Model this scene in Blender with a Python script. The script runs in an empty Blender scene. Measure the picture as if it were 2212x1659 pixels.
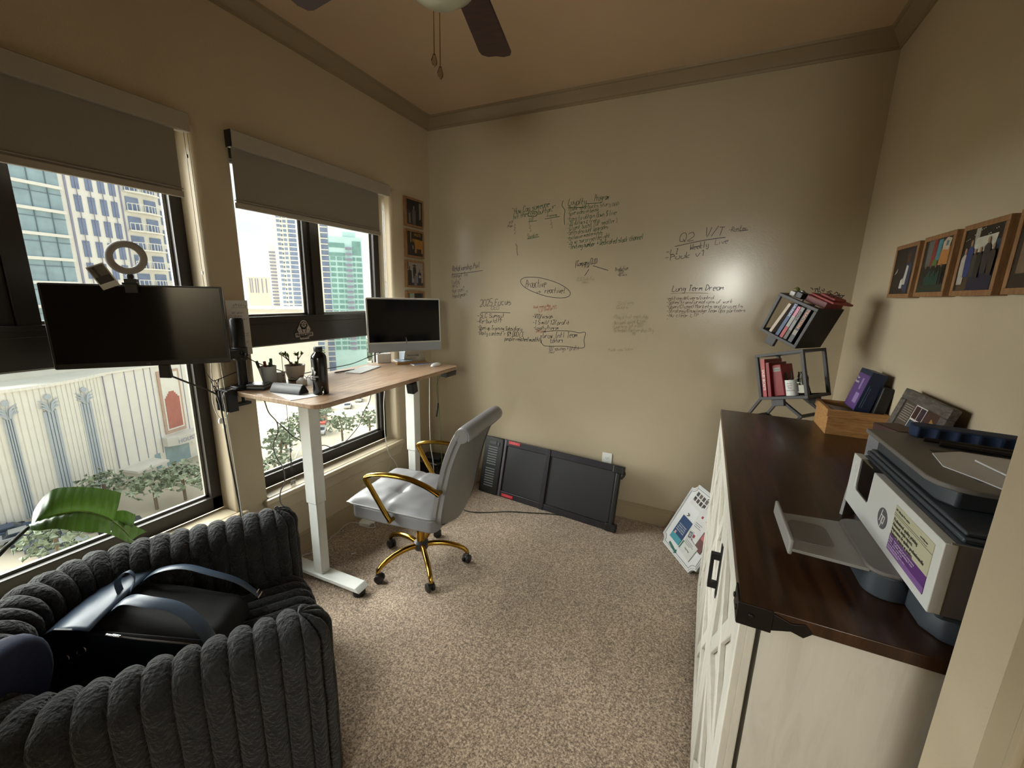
import bpy, bmesh, math, random
from mathutils import Vector, Matrix, noise
random.seed(7)
PI = math.pi
SC = bpy.context.scene
COL = SC.collection
Z3 = Vector((0, 0, 0))

# ---------------------------------------------------------------- colours and materials
def lin(h):
    h = h.lstrip('#')
    o = []
    for i in (0, 2, 4):
        c = int(h[i:i+2], 16) / 255
        o.append(c / 12.92 if c <= .04045 else ((c + .055) / 1.055) ** 2.4)
    return (o[0], o[1], o[2], 1)

MATS = {}
def mat(name, col, rough=.5, metal=0, var=0, vs=20, bump=0, bs=200, bd=.002, coat=0, sheen=0, spec=.5, scale=(1, 1, 1), detail=3, ior=None):
    """procedural principled material: noise colour variation + noise bump in object space"""
    if name in MATS: return MATS[name]
    m = bpy.data.materials.new(name); m.use_nodes = True
    nt = m.node_tree; b = nt.nodes['Principled BSDF']
    c = lin(col) if isinstance(col, str) else col
    b.inputs['Base Color'].default_value = c
    b.inputs['Roughness'].default_value = rough
    b.inputs['Metallic'].default_value = metal
    b.inputs['Specular IOR Level'].default_value = spec
    b.inputs['Coat Weight'].default_value = coat
    b.inputs['Coat Roughness'].default_value = .15
    b.inputs['Sheen Weight'].default_value = sheen
    tc = nt.nodes.new('ShaderNodeTexCoord'); mp = nt.nodes.new('ShaderNodeMapping')
    mp.inputs['Scale'].default_value = scale
    nt.links.new(tc.outputs['Object'], mp.inputs['Vector'])
    if var:
        n = nt.nodes.new('ShaderNodeTexNoise'); n.inputs['Scale'].default_value = vs; n.inputs['Detail'].default_value = detail
        nt.links.new(mp.outputs[0], n.inputs['Vector'])
        r = nt.nodes.new('ShaderNodeValToRGB')
        r.color_ramp.elements[0].position = .3; r.color_ramp.elements[1].position = .7
        r.color_ramp.elements[0].color = tuple(max(0, x * (1 - var)) for x in c[:3]) + (1,)
        r.color_ramp.elements[1].color = tuple(min(1, x * (1 + var)) for x in c[:3]) + (1,)
        nt.links.new(n.outputs['Fac'], r.inputs['Fac']); nt.links.new(r.outputs['Color'], b.inputs['Base Color'])
    if bump:
        n2 = nt.nodes.new('ShaderNodeTexNoise'); n2.inputs['Scale'].default_value = bs; n2.inputs['Detail'].default_value = 2
        nt.links.new(mp.outputs[0], n2.inputs['Vector'])
        bp = nt.nodes.new('ShaderNodeBump'); bp.inputs['Strength'].default_value = bump; bp.inputs['Distance'].default_value = bd
        nt.links.new(n2.outputs['Fac'], bp.inputs['Height']); nt.links.new(bp.outputs['Normal'], b.inputs['Normal'])
    MATS[name] = m
    return m

def wood(name, c1, c2, scale=(1, 12, 12), rough=.4, s=6, coat=0, c3=None):
    """wood grain: stretched noise through a ramp"""
    if name in MATS: return MATS[name]
    m = bpy.data.materials.new(name); m.use_nodes = True
    nt = m.node_tree; b = nt.nodes['Principled BSDF']
    b.inputs['Roughness'].default_value = rough; b.inputs['Coat Weight'].default_value = coat
    tc = nt.nodes.new('ShaderNodeTexCoord'); mp = nt.nodes.new('ShaderNodeMapping'); mp.inputs['Scale'].default_value = scale
    nt.links.new(tc.outputs['Object'], mp.inputs['Vector'])
    n = nt.nodes.new('ShaderNodeTexNoise'); n.inputs['Scale'].default_value = s; n.inputs['Detail'].default_value = 8; n.inputs['Roughness'].default_value = .62
    n.inputs['Distortion'].default_value = .6
    nt.links.new(mp.outputs[0], n.inputs['Vector'])
    r = nt.nodes.new('ShaderNodeValToRGB')
    r.color_ramp.elements[0].position = .35; r.color_ramp.elements[1].position = .68
    r.color_ramp.elements[0].color = lin(c1); r.color_ramp.elements[1].color = lin(c2)
    if c3:
        e = r.color_ramp.elements.new(.5); e.color = lin(c3)
    nt.links.new(n.outputs['Fac'], r.inputs['Fac']); nt.links.new(r.outputs['Color'], b.inputs['Base Color'])
    bp = nt.nodes.new('ShaderNodeBump'); bp.inputs['Strength'].default_value = .15; bp.inputs['Distance'].default_value = .001
    nt.links.new(n.outputs['Fac'], bp.inputs['Height']); nt.links.new(bp.outputs['Normal'], b.inputs['Normal'])
    MATS[name] = m
    return m

def emit(name, col, strength):
    m = bpy.data.materials.new(name); m.use_nodes = True
    b = m.node_tree.nodes['Principled BSDF']
    b.inputs['Base Color'].default_value = lin(col); b.inputs['Emission Color'].default_value = lin(col); b.inputs['Emission Strength'].default_value = strength
    return m

def glass(name, tint='ffffff', gloss=.08, rough=0.0):
    """thin pane: mostly transparent with a fresnel reflection"""
    m = bpy.data.materials.new(name); m.use_nodes = True
    nt = m.node_tree; nt.nodes.clear()
    o = nt.nodes.new('ShaderNodeOutputMaterial'); t = nt.nodes.new('ShaderNodeBsdfTransparent'); g = nt.nodes.new('ShaderNodeBsdfGlossy')
    t.inputs['Color'].default_value = lin(tint); g.inputs['Roughness'].default_value = rough
    mx = nt.nodes.new('ShaderNodeMixShader'); lw = nt.nodes.new('ShaderNodeFresnel'); lw.inputs['IOR'].default_value = 1.25
    nt.links.new(lw.outputs[0], mx.inputs[0]); nt.links.new(t.outputs[0], mx.inputs[1]); nt.links.new(g.outputs[0], mx.inputs[2])
    nt.links.new(mx.outputs[0], o.inputs['Surface'])
    return m

# ---------------------------------------------------------------- mesh builder
class MB:
    def __init__(s): s.v = []; s.f = []; s.m = []; s.T = Matrix.Identity(4)
    def add(s, vs, fs, m=0):
        o = len(s.v); s.v += [tuple(s.T @ Vector(p)) for p in vs]
        s.f += [tuple(i + o for i in f) for f in fs]; s.m += [m] * len(fs); return s
    def box(s, c, d, m=0, R=None):
        x, y, z = d[0] / 2, d[1] / 2, d[2] / 2
        vs = [Vector((a * x, b * y, e * z)) for a in (-1, 1) for b in (-1, 1) for e in (-1, 1)]
        if R: vs = [R @ p for p in vs]
        vs = [p + Vector(c) for p in vs]
        return s.add(vs, [(0, 1, 3, 2), (4, 6, 7, 5), (0, 4, 5, 1), (2, 3, 7, 6), (0, 2, 6, 4), (1, 5, 7, 3)], m)
    def bb(s, x0, x1, y0, y1, z0, z1, m=0):
        return s.box(((x0 + x1) / 2, (y0 + y1) / 2, (z0 + z1) / 2), (abs(x1 - x0), abs(y1 - y0), abs(z1 - z0)), m)
    def tube(s, pts, r, n=8, m=0, cap=True, flat=1.0, closed=False):
        pts = [Vector(p) for p in pts]; N = len(pts)
        rs = r if isinstance(r, (list, tuple)) else [r] * N
        vs = []; fs = []; up = None
        for i, p in enumerate(pts):
            a = pts[(i - 1) % N] if (i or closed) else p
            b = pts[(i + 1) % N] if (i < N - 1 or closed) else p
            t = (b - a).normalized()
            if up is None:
                up = Vector((0, 0, 1)) if abs(t.z) < .9 else Vector((1, 0, 0))
            u = (up - t * up.dot(t)).normalized(); w = t.cross(u); up = u
            for k in range(n):
                an = 2 * PI * k / n
                vs.append(p + (u * math.cos(an) * flat + w * math.sin(an)) * rs[i])
        for i in range(N if closed else N - 1):
            for k in range(n):
                a = i * n + k; b = i * n + (k + 1) % n; j = ((i + 1) % N) * n
                fs.append((a, b, j + (k + 1) % n, j + k))
        if cap and not closed:
            fs.append(tuple(range(n - 1, -1, -1))); fs.append(tuple((N - 1) * n + k for k in range(n)))
        return s.add(vs, fs, m)
    def lathe(s, prof, n=24, m=0, o=(0, 0, 0), R=None):
        vs = []; fs = []
        for r, z in prof:
            for k in range(n):
                a = 2 * PI * k / n; p = Vector((r * math.cos(a), r * math.sin(a), z))
                if R: p = R @ p
                vs.append(p + Vector(o))
        for i in range(len(prof) - 1):
            for k in range(n):
                fs.append((i * n + k, i * n + (k + 1) % n, (i + 1) * n + (k + 1) % n, (i + 1) * n + k))
        if prof[0][0] > 1e-4: fs.append(tuple(range(n - 1, -1, -1)))
        if prof[-1][0] > 1e-4: fs.append(tuple((len(prof) - 1) * n + k for k in range(n)))
        return s.add(vs, fs, m)
    def prism(s, poly, z0, z1, m=0, ax='z'):
        n = len(poly)
        def P(a, b, c): return (a, b, c) if ax == 'z' else ((c, a, b) if ax == 'x' else (a, c, b))
        vs = [P(x, y, z0) for x, y in poly] + [P(x, y, z1) for x, y in poly]
        fs = [tuple(range(n - 1, -1, -1)), tuple(range(n, 2 * n))] + [(i, (i + 1) % n, n + (i + 1) % n, n + i) for i in range(n)]
        return s.add(vs, fs, m)
    def grid(s, fn, nu, nv, m=0, cu=False, cv=False):
        vs = [fn(i / (nu if cu else nu - 1), j / (nv if cv else nv - 1)) for i in range(nu) for j in range(nv)]
        fs = []
        for i in range(nu if cu else nu - 1):
            for j in range(nv if cv else nv - 1):
                a = i * nv + j; b = i * nv + (j + 1) % nv; c = ((i + 1) % nu) * nv + (j + 1) % nv; d = ((i + 1) % nu) * nv + j
                fs.append((a, d, c, b))
        return s.add(vs, fs, m)
    def quad(s, pts, m=0): return s.add(pts, [tuple(range(len(pts)))], m)
    def build(s, name, mats, parent=None, smooth=True, ang=40, bevel=0, seg=2, sub=0, fixn=True, solid=0):
        me = bpy.data.meshes.new(name)
        off = Z3
        if parent is None and s.v:
            xs = [p[0] for p in s.v]; ys = [p[1] for p in s.v]; zs = [p[2] for p in s.v]
            off = Vector(((min(xs) + max(xs)) / 2, (min(ys) + max(ys)) / 2, min(zs)))
        me.from_pydata([tuple(Vector(p) - off) for p in s.v], [], s.f)
        if not isinstance(mats, (list, tuple)): mats = [mats]
        for q in mats: me.materials.append(q)
        me.polygons.foreach_set('material_index', s.m)
        if fixn:
            bm = bmesh.new(); bm.from_mesh(me); bmesh.ops.recalc_face_normals(bm, faces=bm.faces); bm.to_mesh(me); bm.free()
        if smooth:
            me.polygons.foreach_set('use_smooth', [True] * len(me.polygons)); me.set_sharp_from_angle(angle=math.radians(ang))
        me.update()
        o = bpy.data.objects.new(name, me); COL.objects.link(o)
        o.location = off
        if parent: o.parent = parent
        if solid:
            q = o.modifiers.new('s', 'SOLIDIFY'); q.thickness = solid; q.offset = 0
        if bevel:
            q = o.modifiers.new('b', 'BEVEL'); q.width = bevel; q.segments = seg; q.limit_method = 'ANGLE'; q.angle_limit = math.radians(35); q.harden_normals = False
        if sub:
            q = o.modifiers.new('u', 'SUBSURF'); q.levels = sub; q.render_levels = sub
        return o

def tag(o, label=None, cat=None, group=None, kind=None):
    if label: o['label'] = label
    if cat: o['category'] = cat
    if group: o['group'] = group
    if kind: o['kind'] = kind
    return o
def thing(name, label, cat, loc=(0, 0, 0), rot=(0, 0, 0), group=None, M=None):
    o = bpy.data.objects.new(name, None); COL.objects.link(o)
    o.empty_display_size = .05
    if M is not None: o.matrix_world = M
    else: o.location = loc; o.rotation_euler = rot
    return tag(o, label, cat, group)
def struct(o): o['kind'] = 'structure'; return o
def kids(o): return [c for c in bpy.data.objects if c.parent == o]
def dup(src, loc=None, rot=None, label=None, parent=None):
    def cp(a, par):
        c = a.copy(); COL.objects.link(c)
        if par: c.parent = par
        for k in CH.get(a.name, []): cp(k, c)
        return c
    CH = {}
    for x in list(bpy.data.objects):
        if x.parent: CH.setdefault(x.parent.name, []).append(x)
    r = cp(src, parent)
    if loc is not None: r.location = loc
    if rot is not None: r.rotation_euler = rot
    if label: r['label'] = label
    return r
def rotm(yaw, pitch=0, roll=0):
    return Matrix.Rotation(yaw, 4, 'Z') @ Matrix.Rotation(pitch, 4, 'X') @ Matrix.Rotation(roll, 4, 'Y')
def TR(x, y, z): return Matrix.Translation((x, y, z))
def bez(pts, n=6):
    """Catmull-Rom smoothing of a polyline"""
    P = [Vector(p) for p in pts]; out = []
    for i in range(len(P) - 1):
        a = P[max(i - 1, 0)]; b = P[i]; c = P[i + 1]; d = P[min(i + 2, len(P) - 1)]
        for k in range(n):
            t = k / n
            out.append(.5 * ((2 * b) + (c - a) * t + (2 * a - 5 * b + 4 * c - d) * t * t + (3 * b - a - 3 * c + d) * t ** 3))
    out.append(P[-1]); return out
def rrect(w, d, r, n=5, cx=0, cy=0):
    o = []
    for sx, sy, a0 in ((1, 1, 0), (-1, 1, 90), (-1, -1, 180), (1, -1, 270)):
        for k in range(n + 1):
            a = math.radians(a0 + 90 * k / n)
            o.append((cx + sx * (w / 2 - r) + r * math.cos(a), cy + sy * (d / 2 - r) + r * math.sin(a)))
    return o

FONT = None
def text_mesh(s, size, mb, M, m=0, ext=.0006, align='CENTER', width=None, bold=0.0):
    """printed lettering: a font outline turned into mesh geometry and added to a builder"""
    cu = bpy.data.curves.new('t', 'FONT'); cu.body = s; cu.size = size; cu.align_x = align; cu.align_y = 'CENTER'; cu.extrude = ext; cu.offset = bold
    cu.resolution_u = 2
    o = bpy.data.objects.new('t', cu); COL.objects.link(o)
    dg = bpy.context.evaluated_depsgraph_get(); oe = o.evaluated_get(dg); me = oe.to_mesh()
    vs = [Vector(v.co) for v in me.vertices]; fs = [tuple(p.vertices) for p in me.polygons]
    oe.to_mesh_clear(); bpy.data.objects.remove(o); bpy.data.curves.remove(cu)
    if width and vs:
        w = max(v.x for v in vs) - min(v.x for v in vs)
        if w > 0: k = width / w; vs = [Vector((v.x * k, v.y, v.z)) for v in vs]
    mb.add([M @ v for v in vs], fs, m)

# ---------------------------------------------------------------- common materials
BLACK = mat('black_plastic', '141414', .42, var=.1, vs=60, bump=.05, bs=900)
BLACKM = mat('black_metal', '1b1b1c', .38, metal=.4, var=.1, vs=30)
WHITE = mat('white_plastic', 'dfe0dc', .35, var=.03, vs=20)
WMETAL = mat('white_powder_metal', 'd9dcd8', .38, var=.03, vs=14, bump=.05, bs=1200)
GOLD = mat('polished_brass', 'b08a3a', .16, metal=1, var=.06, vs=12)
GREYM = mat('grey_metal', '8b8d90', .35, metal=.7, var=.05, vs=30)
RUBBER = mat('black_rubber', '0c0c0c', .6, var=.1, vs=50)
PAPER = mat('white_paper', 'd8d8d8', .7, var=.03, vs=18)
CHROME = mat('chrome', 'c8c8c8', .12, metal=1, var=.03, vs=20)
SKY = 1.4; SUN_DIR = (.86, .10, -.50); SUN_E = 29; SUN_A = 80; EXPO = 0; LAMP = 42
# ================================================================ room shell
H = 3.0; W = 2.928; YB = -3.75
WALLC = '9c8c70'
def wall_mat(name, col, rough, bs, bump, bd, coat=0):
    m = mat(name, col, rough, var=.03, vs=2.5, bump=bump, bs=bs, bd=bd, coat=coat)
    return m
M_WALL = wall_mat('painted_wall', 'b6a88f', .62, 110, .35, .0016)
M_GLOSS = wall_mat('whiteboard_painted_wall', 'b4a78f', .24, 95, .34, .0012, coat=.35)
M_CEIL = wall_mat('ceiling_paint', 'c3ab90', .75, 90, .25, .0012)
M_TRIM = mat('crown_paint', '8d7c62', .4, var=.03, vs=4)
M_BASE = mat('baseboard_paint', 'a39478', .4, var=.03, vs=4)
M_SILL = mat('sill_paint', 'c3b69c', .35, var=.04, vs=6)

# carpet
def carpet_mat():
    m = bpy.data.materials.new('cut_pile_carpet'); m.use_nodes = True
    nt = m.node_tree; b = nt.nodes['Principled BSDF']; b.inputs['Roughness'].default_value = .95; b.inputs['Sheen Weight'].default_value = .25
    tc = nt.nodes.new('ShaderNodeTexCoord')
    nz = nt.nodes.new('ShaderNodeTexNoise'); nz.inputs['Scale'].default_value = 130; nz.inputs['Detail'].default_value = 3; nz.inputs['Roughness'].default_value = .75
    nt.links.new(tc.outputs['Object'], nz.inputs['Vector'])
    r = nt.nodes.new('ShaderNodeValToRGB'); e = r.color_ramp.elements
    e[0].position = .34; e[0].color = lin('5a4c40'); e[1].position = .68; e[1].color = lin('e2d0ba')
    k = r.color_ramp.elements.new(.46); k.color = lin('937f6c'); k = r.color_ramp.elements.new(.56); k.color = lin('b9a48e')
    nt.links.new(nz.outputs['Fac'], r.inputs['Fac'])
    n2 = nt.nodes.new('ShaderNodeTexNoise'); n2.inputs['Scale'].default_value = 3.0; n2.inputs['Detail'].default_value = 3
    nt.links.new(tc.outputs['Object'], n2.inputs['Vector'])
    r2 = nt.nodes.new('ShaderNodeValToRGB'); r2.color_ramp.elements[0].position = .35; r2.color_ramp.elements[1].position = .65
    r2.color_ramp.elements[0].color = (.86, .86, .86, 1); r2.color_ramp.elements[1].color = (1.0, 1.0, 1.0, 1)
    nt.links.new(n2.outputs['Fac'], r2.inputs['Fac'])
    mx = nt.nodes.new('ShaderNodeMix'); mx.data_type = 'RGBA'; mx.blend_type = 'MULTIPLY'; mx.inputs['Factor'].default_value = 1
    nt.links.new(r.outputs['Color'], mx.inputs['A']); nt.links.new(r2.outputs['Color'], mx.inputs['B']); nt.links.new(mx.outputs['Result'], b.inputs['Base Color'])
    bp = nt.nodes.new('ShaderNodeBump'); bp.inputs['Strength'].default_value = .9; bp.inputs['Distance'].default_value = .006
    nt.links.new(nz.outputs['Fac'], bp.inputs['Height']); nt.links.new(bp.outputs['Normal'], b.inputs['Normal'])
    return m
M_CARPET = carpet_mat()
b = MB(); b.bb(-.02, 3.2, YB - 4.2, .02, -.12, 0); struct(b.build('floor', M_CARPET, smooth=False))
b = MB(); b.bb(-.3, 3.2, YB - 4.2, .2, H, H + .1); struct(b.build('ceiling', M_CEIL, smooth=False))
b = MB(); b.bb(-.3, 3.2, 0, .15, 0, H); wb = struct(b.build('wall_back', M_GLOSS, smooth=False))
b = MB(); b.bb(W, W + .12, -2.25, 0, 0, H); struct(b.build('wall_right', M_WALL, smooth=False))
# near right wall steps in beside the cabinet and carries a door casing
XS = 2.592; YS = -2.207
b = MB(); b.bb(XS, W + .12, YS - .012, YS - .1, 0, H); b.bb(XS, XS + .12, YS - .1, -2.345, 0, H); b.bb(XS, XS + .12, -2.345, -3.25, 2.08, H); b.bb(XS, XS + .12, -3.25, YB, 0, H)
struct(b.build('wall_right_near', M_WALL, smooth=False))
b = MB()
for y0, y1 in ((-2.345, -2.405), (-3.19, -3.25)): b.bb(XS - .018, XS + .14, y0, y1, 0, 2.08)
b.bb(XS - .018, XS + .14, -2.345, -3.25, 2.08, 2.14)
b.bb(XS - .026, XS, -2.395, -2.413, 0, 2.1)
struct(b.build('trim_2', M_BASE, bevel=.005))
b = MB(); b.bb(XS + .04, XS + .08, -2.41, -3.185, .01, 2.075)
for z0, z1 in ((.2, .95), (1.05, 1.9)):
    for y0, y1 in ((-2.5, -2.76), (-2.84, -3.1)): b.bb(XS + .03, XS + .05, y0, y1, z0, z1)
struct(b.build('door_1', M_BASE, bevel=.004))
# rear wall behind the camera with an assumed open doorway for next-room light
b = MB(); b.bb(-.12, 1.75, YB, YB - .12, 0, H); b.bb(1.75, XS + .1, YB, YB - .12, 2.25, H)
struct(b.build('wall_rear', M_WALL, smooth=False))
b = MB(); b.bb(3.05, 3.2, YB - .12, YB - 4.2, 0, H); b.bb(-.3, 3.2, YB - 4.1, YB - 4.2, 0, H); b.bb(-.12, 0, YB - .12, YB - 4.2, 0, H); b.bb(XS + .1, 3.2, YB, YB - .12, 0, H)
struct(b.build('wall_next_room', M_WALL, smooth=False))

# window wall: x=-0.20..0 with two openings, rounded plaster corners
W2 = (-1.600, -.470); W1 = (-2.905, -1.775); ZS = .46; ZT = 2.36; XG = -.13
def jamb(b, y, s, z0, z1, r=.022, n=6):
    """quarter-round plaster corner; s=+1 opening lies towards +y"""
    pts = [(-.2, y), (-r, y)]
    return
b = MB()
segs = [(YB, W1[0]), (W1[1], W2[0]), (W2[1], 0.0)]
r_ = .025
for i, (a, c) in enumerate(segs):
    poly = [(-.2, a)]
    if i > 0:
        for k in range(7):
            an = PI / 2 * k / 6; poly.append((-r_ + r_ * math.sin(an), a + r_ - r_ * math.cos(an)))
    else: poly.append((0, a))
    if i < 2:
        for k in range(7):
            an = PI / 2 * k / 6; poly.append((-r_ + r_ * math.cos(an), c - r_ + r_ * math.sin(an)))
    else: poly.append((0, c))
    poly.append((-.2, c)); b.prism(poly, ZS - .03, ZT)
b.bb(-.2, 0, YB, 0, 0, ZS - .03); b.bb(-.2, 0, YB, 0, ZT, H)
struct(b.build('wall_left', M_WALL, ang=50))

# crown moulding with mitred corners: profile (distance from wall, drop below the ceiling)
prof = [(0, .082), (.006, .082), (.008, .070), (.016, .066), (.020, .058), (.036, .040), (.052, .020), (.058, .014), (.066, .012), (.072, .0), (0, 0)]
def crown_run(pl, name):
    b = MB(); rows = []
    for k, (x, y, dx, dy) in enumerate(pl):
        rows.append([(x + dx * p, y + dy * p, H - q) for p, q in prof])
    n = len(prof); vs = [p for r in rows for p in r]; fs = []
    for k in range(len(rows) - 1):
        for i in range(n): fs.append((k * n + i, k * n + (i + 1) % n, (k + 1) * n + (i + 1) % n, (k + 1) * n + i))
    fs.append(tuple(range(n))); fs.append(tuple((len(rows) - 1) * n + i for i in range(n)))
    b.add(vs, fs); return struct(b.build(name, M_TRIM, ang=25))
crown_run([(0, YB, 1, 0), (0, 0, 1, -1), (W, 0, -1, -1), (W, YS, -1, 1), (XS, YS, -1, 1), (XS, YB, -1, 0)], 'trim_1')

def baseboard(name, x0, y0, x1, y1, nx, ny):
    b = MB(); t = .014; h = .133
    for (tt, z0, z1) in ((t, 0, h - .02), (t * .7, h - .02, h - .008), (t * .4, h - .008, h)):
        b.bb(min(x0, x1) + min(0, nx * tt), max(x0, x1) + max(0, nx * tt), min(y0, y1) + min(0, ny * tt), max(y0, y1) + max(0, ny * tt), z0, z1)
    struct(b.build(name, M_BASE, smooth=False))
baseboard('baseboard_back', .014, 0, W, 0, 0, -1)
baseboard('baseboard_left', 0, YB, 0, 0, 1, 0)
baseboard('baseboard_right', W, -2.2, W, -.014, -1, 0)

# ================================================================ windows
M_FRAME = mat('bronze_aluminium', '2b2723', .42, metal=.2, var=.06, vs=8)
M_FRAMEL = mat('grey_aluminium_bead', '8f8e88', .4, metal=.3, var=.05, vs=8)
M_PANE = glass('window_pane', 'f4f8f4')
def window(n, y0, y1):
    ym = (y0 + y1) / 2 - .012
    root = thing('window_%d' % n, None, None, (XG, ym, ZS)); root['kind'] = 'structure'
    o = Vector((XG, ym, ZS)); T = Matrix.Translation(-o)
    f = MB(); f.T = T; t = .052
    f.bb(XG - .06, XG, y0, y0 + t, ZS, ZT); f.bb(XG - .06, XG, y1 - t, y1, ZS, ZT)
    f.bb(XG - .06, XG, y0, y1, ZS, ZS + .075); f.bb(XG - .06, XG, y0, y1, ZT - t, ZT)
    f.build('window_frame', M_FRAME, root, bevel=.003)
    f = MB(); f.T = T
    f.bb(XG - .05, XG + .012, y0 + t * .9, y1 - t * .9, 1.33, 1.497); f.bb(XG - .05, XG + .018, y0 + t * .9, y1 - t * .9, 1.478, 1.497)
    f.bb(XG + .012, XG + .015, y0 + t * .9, y1 - t * .9, 1.452, 1.455)
    f.build('window_transom', M_FRAME, root, bevel=.002)
    f = MB(); f.T = T
    f.bb(XG - .045, XG + .010, ym - .035, ym + .03, 1.495, ZT - t)
    f.bb(XG - .045, XG - .006, ym - .075, ym - .035, 1.495, ZT - t)
    f.build('window_mullion', M_FRAME, root, bevel=.002)
    f = MB(); f.T = T
    g = .012
    for a, c, z0, z1 in ((y0 + t, y1 - t, ZS + .075, 1.33), (y0 + t, ym - .075, 1.497, ZT - t), (ym + .03, y1 - t, 1.497, ZT - t)):
        f.bb(XG - .05, XG - .035, a, a + g, z0, z1); f.bb(XG - .05, XG - .035, c - g, c, z0, z1)
        f.bb(XG - .05, XG - .035, a, c, z0, z0 + g); f.bb(XG - .05, XG - .035, a, c, z1 - g, z1)
    f.build('glazing_bead', M_FRAMEL, root, smooth=False)
    for a, c, z0, z1 in ((y0 + t, y1 - t, ZS + .075, 1.33), (y0 + t, ym - .075, 1.497, ZT - t), (ym + .03, y1 - t, 1.497, ZT - t)):
        f = MB(); f.T = T; f.quad([(XG - .045, a, z0), (XG - .045, c, z0), (XG - .045, c, z1), (XG - .045, a, z1)])
        f.build('window_pane', M_PANE, root, smooth=False)
    # stool and apron
    f = MB(); f.T = T
    f.bb(XG, .0, y0 + .001, y1 - .001, ZS - .03, ZS)
    f.bb(0, .032, y0 - .035, y1 + .04, ZS - .03, ZS)
    f.build('window_sill', M_SILL, root, bevel=.006, seg=3)
    f = MB(); f.T = T
    pr = [(0, ZS - .03), (.028, ZS - .03), (.022, ZS - .045), (.016, ZS - .06), (.013, ZS - .10), (.008, ZS - .112), (0, ZS - .112)]
    vs = []; N = len(pr)
    for yy, k in ((y0 - .03, 0), (y1 + .035, 1)):
        for (x, z) in pr:
            vs.append((x, yy + (1 if k == 0 else -1) * (ZS - .03 - z) * .35, z))
    f.add(vs, [(i, (i + 1) % N, N + (i + 1) % N, N + i) for i in range(N)] + [tuple(range(N)), tuple(range(N, 2 * N))])
    f.build('window_apron', M_SILL, root, ang=20)
    return root
window(1, *W1); window(2, *W2)

# roller shades
M_FASCIA = mat('shade_fascia', '9d968a', .45, var=.03, vs=6)
M_SHADE = mat('shade_fabric', '857f74', .85, var=.04, vs=300, bump=.15, bs=900, bd=.0005)
def shade(y0, y1, sy0, sy1, label):
    zt, zb = 2.39, 2.315; bot = 2.045
    root = thing('roller_shade', label, 'window shade', (0.03, (y0 + y1) / 2, bot), group='roller shades over the windows')
    T = Matrix.Translation(-Vector(root.location))
    f = MB(); f.T = T
    f.bb(.004, .055, y0, y1, zt - .004, zt); f.bb(.05, .055, y0, y1, zb, zt); f.bb(.012, .05, y0, y1, zb, zb + .004)
    f.bb(.004, .055, y1 - .004, y1, zb, zt)
    f.build('cassette', M_FASCIA, root, bevel=.003)
    f = MB(); f.T = T; f.bb(.006, .05, y0 - .003, y0, zb, zt); f.build('end_bracket', BLACK, root, smooth=False)
    f = MB(); f.T = T; f.bb(.028, .030, sy0, sy1, bot + .02, zb + .03); f.build('shade_fabric', M_SHADE, root, smooth=False)
    f = MB(); f.T = T; f.bb(.020, .038, sy0 - .003, sy1 + .003, bot - .004, bot + .022); f.bb(.0195, .0385, sy0 - .004, sy1 + .004, bot + .03, bot + .034)
    f.build('hem_bar', M_FASCIA, root, bevel=.003)
    f = MB(); f.T = T
    yc = sy1 + .035
    f.tube([(.034, yc, zb), (.030, yc + .003, 1.9), (.022, yc + .008, 1.3)], .0013, 5); f.tube([(.034, yc + .014, zb), (.030, yc + .018, 1.9), (.022, yc + .022, 1.3)], .0013, 5)
    for z in (2.22, 1.72): f.box((.031, yc + .004, z), (.005, .005, .014))
    f.build('bead_chain', GREYM, root)
    return root
shade(W2[0] - .022, -.532, W2[0] - .016, -.628, 'grey roller shade half lowered over the window beside the corner')
shade(-2.96, -1.800, -2.90, -1.852, 'grey roller shade half lowered over the window nearest the camera, left')
# ================================================================ standing desk
M_DESK = wood('desk_laminate', '8a6f58', 'b79c82', (14, 1.2, 1), .38, 5, c3='a3876d')
M_EDGE = mat('desk_edge_band', '7c6753', .5, var=.08, vs=40)
ZD = 1.145
desk = thing('standing_desk', 'height adjustable desk with wood top on white steel legs under the corner window', 'desk', (.335, -1.135, 0), (0, 0, .032))
b = MB(); b.prism(rrect(.60, 1.245, .055), ZD - .024, ZD); b.build('desktop', M_DESK, desk, bevel=.004)
b = MB(); b.bb(-.22, .22, -.5, -.46, ZD - .05, ZD - .024); b.bb(-.22, .22, .40, .44, ZD - .05, ZD - .024); b.bb(-.06, -.02, -.48, .42, ZD - .06, ZD - .024); b.bb(.02, .06, -.48, .42, ZD - .06, ZD - .024)
b.build('crossbar', WMETAL, desk, bevel=.003)
for yy in (-.415, .475):
    b = MB(); b.bb(-.052, .028, yy - .034, yy + .034, .50, ZD - .024); b.build('leg_sleeve', WMETAL, desk, bevel=.006)
    b = MB(); b.bb(-.045, .021, yy - .028, yy + .028, .06, .505); b.build('leg', WMETAL, desk, bevel=.005)
    b = MB(); b.prism([(-.30, .040), (.30, .040), (.27, .064), (-.27, .064)], yy - .04, yy + .04, ax='y')
    f = b.build('foot', WMETAL, desk, bevel=.004)
    for xx in (-.26, .262):
        c = MB(); c.lathe([(.0, 0), (.030, 0), (.034, .008), (.034, .030), (.028, .040), (0, .040)], 16, o=(xx, yy, 0)); c.build('glide', RUBBER, f)
b = MB(); b.box((.27, .52, ZD - .043), (.045, .13, .034), R=Matrix.Rotation(.1, 3, 'Y')); b.box((.292, .52, ZD - .05), (.004, .09, .02)); b.build('control_keypad', BLACK, desk, bevel=.006)
b = MB(); b.box((.27, .10, ZD - .062), (.05, .05, .07), R=Matrix.Rotation(.2, 3, 'X')); b.build('cable_tray', BLACKM, desk, bevel=.006)
b = MB(); b.box((.20, .33, ZD - .034), (.04, .22, .02)); b.build('power_rail', BLACK, desk, bevel=.004)

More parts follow.
